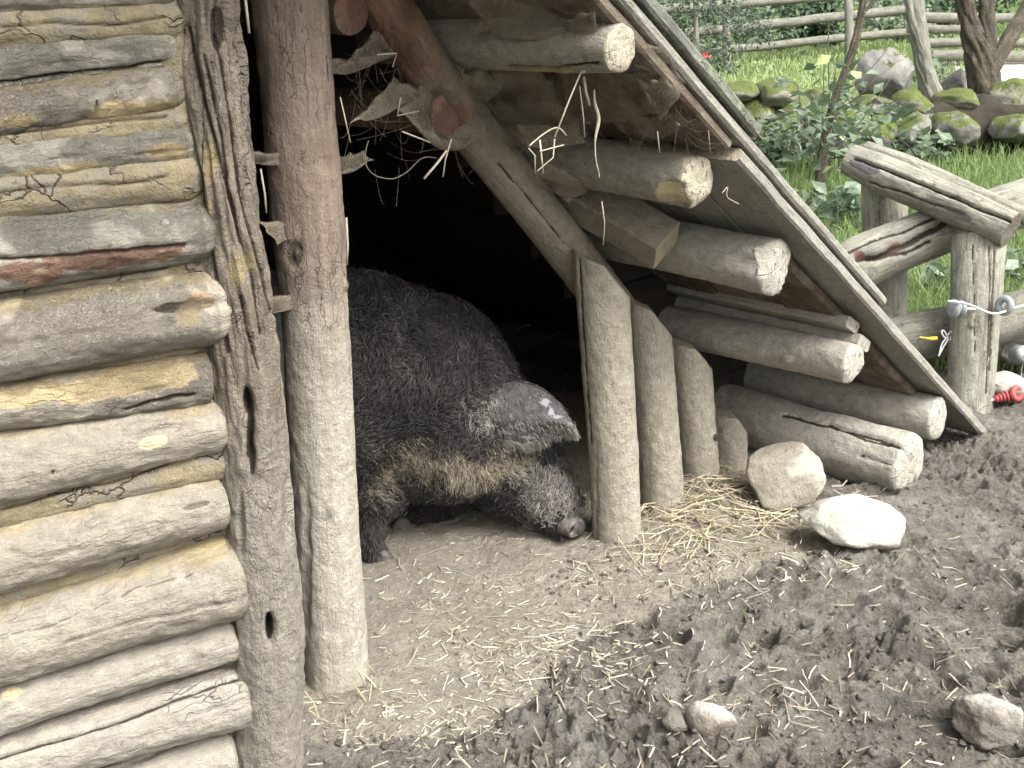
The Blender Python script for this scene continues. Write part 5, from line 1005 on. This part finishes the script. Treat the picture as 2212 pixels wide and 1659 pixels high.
# mossy dry-stone wall
w0 = gpx(1640, 300); wall = thing('dry_stone_wall', 'low dry-stone wall of mossy boulders behind the grass', 'wall', w0)
WST = [  # centre x, foot y, width, height, material
 (1672, 226, 84, 46, 'stone_moss'), (1600, 212, 60, 30, 'stone_moss'), (1628, 268, 78, 48, 'stone_moss'), (1712, 268, 70, 52, 'stone_moss'), (1774, 262, 78, 68, 'stone_wall'), (1706, 348, 52, 78, 'stone_moss'), (1760, 352, 60, 96, 'stone_wall'), (1830, 300, 66, 60, 'stone_moss'), (1835, 345, 70, 46, 'stone_wall'),
 (1890, 252, 60, 38, 'stone_wall'), (1895, 330, 70, 60, 'stone_moss'), (1968, 250, 60, 46, 'stone_moss'), (1965, 318, 74, 62, 'stone_wall'), (2064, 238, 60, 36, 'stone_moss'), (2052, 305, 66, 50, 'stone_wall'), (2190, 248, 84, 60, 'stone_moss'), (2185, 302, 60, 44, 'stone_wall'), (2250, 300, 70, 60, 'stone_wall'), (2255, 245, 70, 50, 'stone_moss'), (1640, 325, 60, 50, 'stone_wall'), (1560, 262, 70, 60, 'stone_moss'), (1570, 320, 80, 60, 'stone_wall'), (2320, 260, 80, 70, 'stone_moss')]
wd_ = depth(gpx(1850, 352))
core = []
for a in np.linspace(1500, 2420, 12): core.append(D(a, 305, wd_ + .40))
log('earth_core', core, [.27] * 12, M['earth'], wall, na=40, dl=.03, seed=590, lump=.3, front=False, bend=.08)
for i, (x, y, w, h, mk) in enumerate(WST):
    c = D(x, y - h / 2, wd_ + (.35 if y < 275 else .0)); k = (wd_ + .2) / F; rock('stone', c, (w * k / 2 * 1.5, .26, h * k / 2 * 1.55), M[mk], 600 + i, rotz=(i % 5 - 2) * .12, cuts=8, sub=4, rough=.12, parent=wall)
# boulders behind the wall
def boulder(x, y, w, h, dd, mk, seed, label, rot=0.0, cuts=6):
    c = D(x, y - h / 2, wd_ + dd); k = (wd_ + dd) / F; rock('boulder', c, (w * k / 2, w * k / 2 * .8, h * k / 2 * 1.1), M[mk], seed, rotz=rot, cuts=12, sub=5, rough=.13, label=label, cat='boulder')
boulder(1915, 232, 150, 130, 1.0, 'stone_grey', 640, 'big slanting grey boulder behind the wall, left of the lichened tree', .4)
boulder(2062, 212, 62, 62, .9, 'stone_grey', 641, 'rounded grey boulder between the two tree trunks')
boulder(1890, 215, 90, 60, 1.6, 'stone_grey', 642, 'darker boulder half hidden behind the big slanting boulder')
boulder(2105, 172, 70, 26, 1.8, 'stone_white', 643, 'white stone lying by the pale path')

# trees
def tree(name, label, base, trunks, clusters=None, per=200, L=.06, seed=0, mat='trunk', leafm='leaf', bark=.012, root=True, **kw):
    t = thing(name, label, 'tree', base)
    for i, (pts, kw2) in enumerate(trunks):
        P = [D(x, y, d) for x, y, w, d in pts]; Rr = [w / 2 * d / F for x, y, w, d in pts]
        log(kw2.pop('name', 'trunk'), P, Rr, M[mat], t, seed=seed + i, **{**dict(na=54, dl=.018, lump=.14, bark=bark, barks=(16, 2.0), upv=np.array([0, -1., 0]), end0=None, end1=None, bend=.02), **kw2})
    if clusters: cloud('crown', clusters, per, L, M[leafm], seed, t)
    return t
b = gpx(2120, 312); db = depth(b)
tree('tree', 'thick gnarled tree with a forked trunk and one side limb, mossy foot', b, [
  ([(2122, 330, 118, db), (2120, 300, 92, db), (2122, 255, 78, db), (2124, 190, 72, db), (2118, 130, 66, db), (2098, 60, 42, db), (2088, 0, 40, db), (2070, -120, 36, db), (2060, -400, 30, db)], dict(lump=.2, bark=.022)),
  ([(2128, 150, 40, db), (2130, 100, 42, db), (2130, 40, 38, db), (2134, 0, 36, db), (2150, -150, 32, db), (2160, -420, 24, db)], dict(name='limb', bark=.018)),
  ([(2122, 182, 40, db - .05), (2145, 150, 36, db - .05), (2172, 98, 34, db), (2205, 40, 32, db + .1), (2260, -60, 28, db + .2)], dict(name='limb', bark=.014))],
  clusters=[(D(2060 + 40 * i, -330 - 60 * (i % 3), db + .4 * (i % 2)), .5) for i in range(7)], per=160, seed=700)
b = gpx(2034, 318); db2 = depth(b)
tree('tree', 'grey lichened slender tree with a bulge, leaning left of the thick gnarled tree', b, [
  ([(2040, 330, 72, db2), (2030, 295, 58, db2), (2022, 250, 50, db2), (2014, 205, 54, db2), (2002, 180, 44, db2), (1990, 120, 40, db2), (1982, 60, 38, db2), (1978, 0, 38, db2), (1970, -200, 34, db2), (1965, -400, 26, db2)], dict(lump=.2)),
  ([(1990, 112, 22, db2 - .05), (1968, 60, 20, db2 - .05), (1958, 0, 20, db2 - .05), (1945, -120, 18, db2)], dict(name='limb'))], clusters=[(D(1940 + 40 * i, -330, db2), .45) for i in range(4)], per=150, seed=720, mat='rail')
b = gpx(1764, 462); db3 = depth(b)
tree('sapling', 'dark slender sapling leaning right with thin bare side twigs, in the grass', b, [
  ([(1762, 480, 26, db3), (1765, 440, 23, db3), (1772, 370, 22, db3), (1786, 280, 19, db3), (1802, 205, 17, db3), (1822, 150, 16, db3), (1846, 92, 17, db3), (1862, 40, 16, db3), (1869, 0, 15, db3), (1885, -120, 13, db3)], dict(dl=.01, lump=.12, bark=.004)),
  ([(1866, 30, 9, db3), (1885, 12, 8, db3), (1905, -20, 7, db3)], dict(name='limb', dl=.01, na=20, bark=.001, front=False))], clusters=[(D(1700 + 60 * i, -120 - 40 * (i % 2), db3), .3) for i in range(5)], per=60, seed=740, L=.05)
sap = [o for o in COL.objects if o.name.startswith('sapling')][0]
for a in ([(1800, 300), (1790, 200), (1789, 100), (1790, 40)], [(1795, 260), (1800, 180), (1812, 110)], [(1790, 270), (1840, 200), (1880, 150), (1915, 110)], [(1770, 330), (1730, 240), (1722, 180)], [(1800, 240), (1850, 215), (1900, 160)], [(1756, 400), (1800, 330), (1880, 240), (1935, 150)], [(1780, 330), (1775, 280), (1782, 90)]): stick('twig', [D(x, y, db3 - .1 - .02 * (x % 7)) for x, y in a], .006, sap)
r_ = np.random.default_rng(8); pl = []
for _ in range(150):
    x, y = r_.normal(1790, 62), r_.normal(265, 70)
    if y < 420 and x < 1930: pl.append(D(x, y, db3 - .25 + r_.uniform(-.3, .25)))
single_leaves(sap, pl, .105, M['leaf'], 9, .6)
# shrubs with big leaves
def shrub(label, x, yb, pts_rng, k, L, seed, mat='leaf', dd=0.0):
    b = gpx(x, yb); t = thing('shrub', label, 'shrub', b); d = depth(b); r = np.random.default_rng(seed); pl = []
    (x0, x1, y0, y1) = pts_rng
    while len(pl) < k:
        a, c = r.uniform(-1, 1), r.uniform(-1, 1)
        if a * a + c * c < 1: pl.append(D((x0 + x1) / 2 + a * (x1 - x0) / 2, (y0 + y1) / 2 + c * (y1 - y0) / 2, d + dd + r.uniform(-.25, .3)))
    single_leaves(t, pl, L, M[mat], seed)
    for i in range(6):
        p = pl[i * 7 % k]; stick('stem', [b + np.array([r.uniform(-.05, .05), 0, -.02]), (b + p) / 2 + np.array([r.uniform(-.1, .1), 0, .05]), p], .008, t)
    return t
shrub('big-leaved grey-green shrub in front of the slanting boulder', 1925, 345, (1830, 2010, 228, 338), 168, 0.125, 11)
shrub('big-leaved shrub just above the left end of the cap log', 1985, 372, (1905, 2070, 280, 372), 126, 0.113, 12)
shrub('dark ivy-like shrub below the mossy stones beside the roof edge', 1650, 368, (1590, 1700, 262, 362), 210, 0.078, 13, 'leafdark')
shrub('small leafy sprig on the lichened tree trunk', 2020, 215, (1970, 2045, 115, 200), 64, 0.113, 14)
shrub('low broad-leaved plant seen under the rotten rail', 2030, 700, (1985, 2066, 585, 690), 126, 0.113, 15, 'leaf', .5)
shrub('broad-leaved plant left of the fence post pair, by the roof edge', 1830, 520, (1760, 1860, 400, 520), 126, 0.113, 16, 'leaf', .2)
shrub('green weeds at the right of the fence post', 2200, 690, (2160, 2260, 540, 660), 98, 0.113, 17, 'leaf', .5)
shrub('tangled pale-leaved shrub round the foot of the sapling', 1775, 372, (1680, 1900, 205, 350), 280, 0.082, 18, 'leaf', -.5)
shrub('sparse leafy twigs before the mossy stones, left of the sapling', 1690, 372, (1640, 1750, 250, 350), 126, 0.086, 19, 'leaf', -.3)
tleaf = thing('dead_leaf', 'yellow leaf caught on the sapling twigs', 'leaf', D(1810, 130, db3 - .2)); V, Fq = leafmesh(1, D(1795, 120, db3 - .2)[None], np.array([[.2, -.8, .5]]), np.array([.13]), np.array([.07]), np.random.default_rng(4)); mesh('blade', V, Fq, M['leaf'], tleaf, attrs={'v': np.full(5, 1.0)}, smooth=False)
# rowan with berries at the roof edge
b = gpx(1504, 150); db4 = depth(gpx(1504, 165)); row = thing('rowan_tree', 'young rowan tree with grey feathery foliage and red berries, above the roof edge', 'tree', b)
log('trunk', [D(1508, 190, db4), D(1506, 110, db4), D(1502, 40, db4), D(1500, -60, db4), D(1496, -300, db4)], [.035, .03, .028, .025, .02], M['rail'], row, na=24, dl=.03, front=False, seed=750, end0=None, upv=np.array([0, -1., 0]))
cloud('crown', [(D(x, y, db4 + dd), .22) for x, y, dd in [(1470, 20, .1), (1520, 10, 0), (1560, 30, .2), (1590, 50, -.1), (1610, 66, 0), (1540, 90, 0), (1480, 60, .2), (1555, 110, -.2), (1570, 135, 0), (1600, 20, .1), (1450, -10, 0), (1530, -40, 0), (1580, -20, .1), (1640, 70, 0), (1520, 130, -.2)]], 150, .075, M['needle'], 751, row, .35)
r_ = np.random.default_rng(6)
for i in range(11):
    c = D(1525 + r_.normal(0, 6), 119 + r_.normal(0, 3), db4 - .3); bm = bmesh.new(); bmesh.ops.create_icosphere(bm, subdivisions=2, radius=.013); V = np.array([v.co[:] for v in bm.verts]) + c; Fq = np.array([[v.index for v in f.verts] for f in bm.faces]); bm.free(); mesh('berry', V, Fq, M['berry'], row)

# far rail fence
fa = gpx(1567, 150); dA = depth(fa); ff = thing('rail_fence', 'long grey round-rail fence across the far side of the lawn', 'fence', fa)
def frail(a, b, w, da, db_, seed, name='rail', **kw):
    A, B = D(*a, da), D(*b, db_); log(name, [A, (A + B) / 2, B], [w / 2 * da / F, w / 2 * (da + db_) / 2 / F, w / 2 * db_ / F], M['rail'], ff, na=26, dl=.04, seed=seed, front=False, lump=.04, bend=.008, **kw)
for i, (a, b, w) in enumerate([((1380, 26), (1990, -26), 20), ((1380, 84), (1990, 16), 20), ((1380, 126), (1990, 66), 17), ((1380, 162), (1900, 128), 15)]): frail(a, b, w, dA, dA * 1.12, 800 + i)
for i, (x, y0, y1, w) in enumerate([(1400, 190, -60, 16), (1568, 150, -40, 17), (1832, 140, -60, 18)]):
    frail((x + 2, y0), (x, y1), w, dA + .15, dA + .15, 810 + i, name='post', upv=np.array([0, -1., 0]))
for i, (a, b, w) in enumerate([((1960, 38), (2150, 40), 22), ((1960, 62), (2096, 63), 18), ((2000, 93), (2260, 92), 20), ((2010, 119), (2300, 122), 24), ((2120, 40), (2300, 36), 20)]): frail(a, b, w, dA * .98, dA * .98, 820 + i)
for i, (x, y0, y1) in enumerate([(2097, 140, 30), (2000, 150, 20)]): frail((x, y0), (x, y1), 12, dA, dA, 830 + i, name='post', upv=np.array([0, -1., 0]))
# bank and shrubs beyond the far fence
for i, (x, y, w, dd, lab) in enumerate([(1450, 40, 1.6, 3, 'bush behind the far fence, at its left end'), (1620, 20, 1.5, 4, 'bush behind the far fence, second from the left'), (1740, 40, .9, 2.5, 'low bush behind the far fence, above the lawn'), (1930, 40, 1.0, 3, 'bush behind the far fence, left of the lichened tree'), (2060, 0, 1.0, 4, 'bright bush behind the far fence, between the tree trunks'), (1800, -60, 2.4, 7, 'wide bush farthest behind the far fence'), (1500, -80, 2.6, 8, 'tall bush farthest behind the far fence, at the left'), (2200, -120, 2.6, 9, 'tall bush farthest behind the far fence, at the right')]):
    d = dA + dd; c = D(x, y, d); bsh = thing('bush', lab, 'bush', [c[0], c[1], float(tbase(c[0], c[1]))]); rr3 = np.random.default_rng(900 + i)
    cloud('foliage', [(c + rr3.normal(0, .45, 3) * w * np.array([1, .6, .5]), w * .42) for _ in range(9)], 130, .13, M['leaf' if i % 2 else 'leafdark'], 900 + i, bsh)
gl = tbase(0, 0)
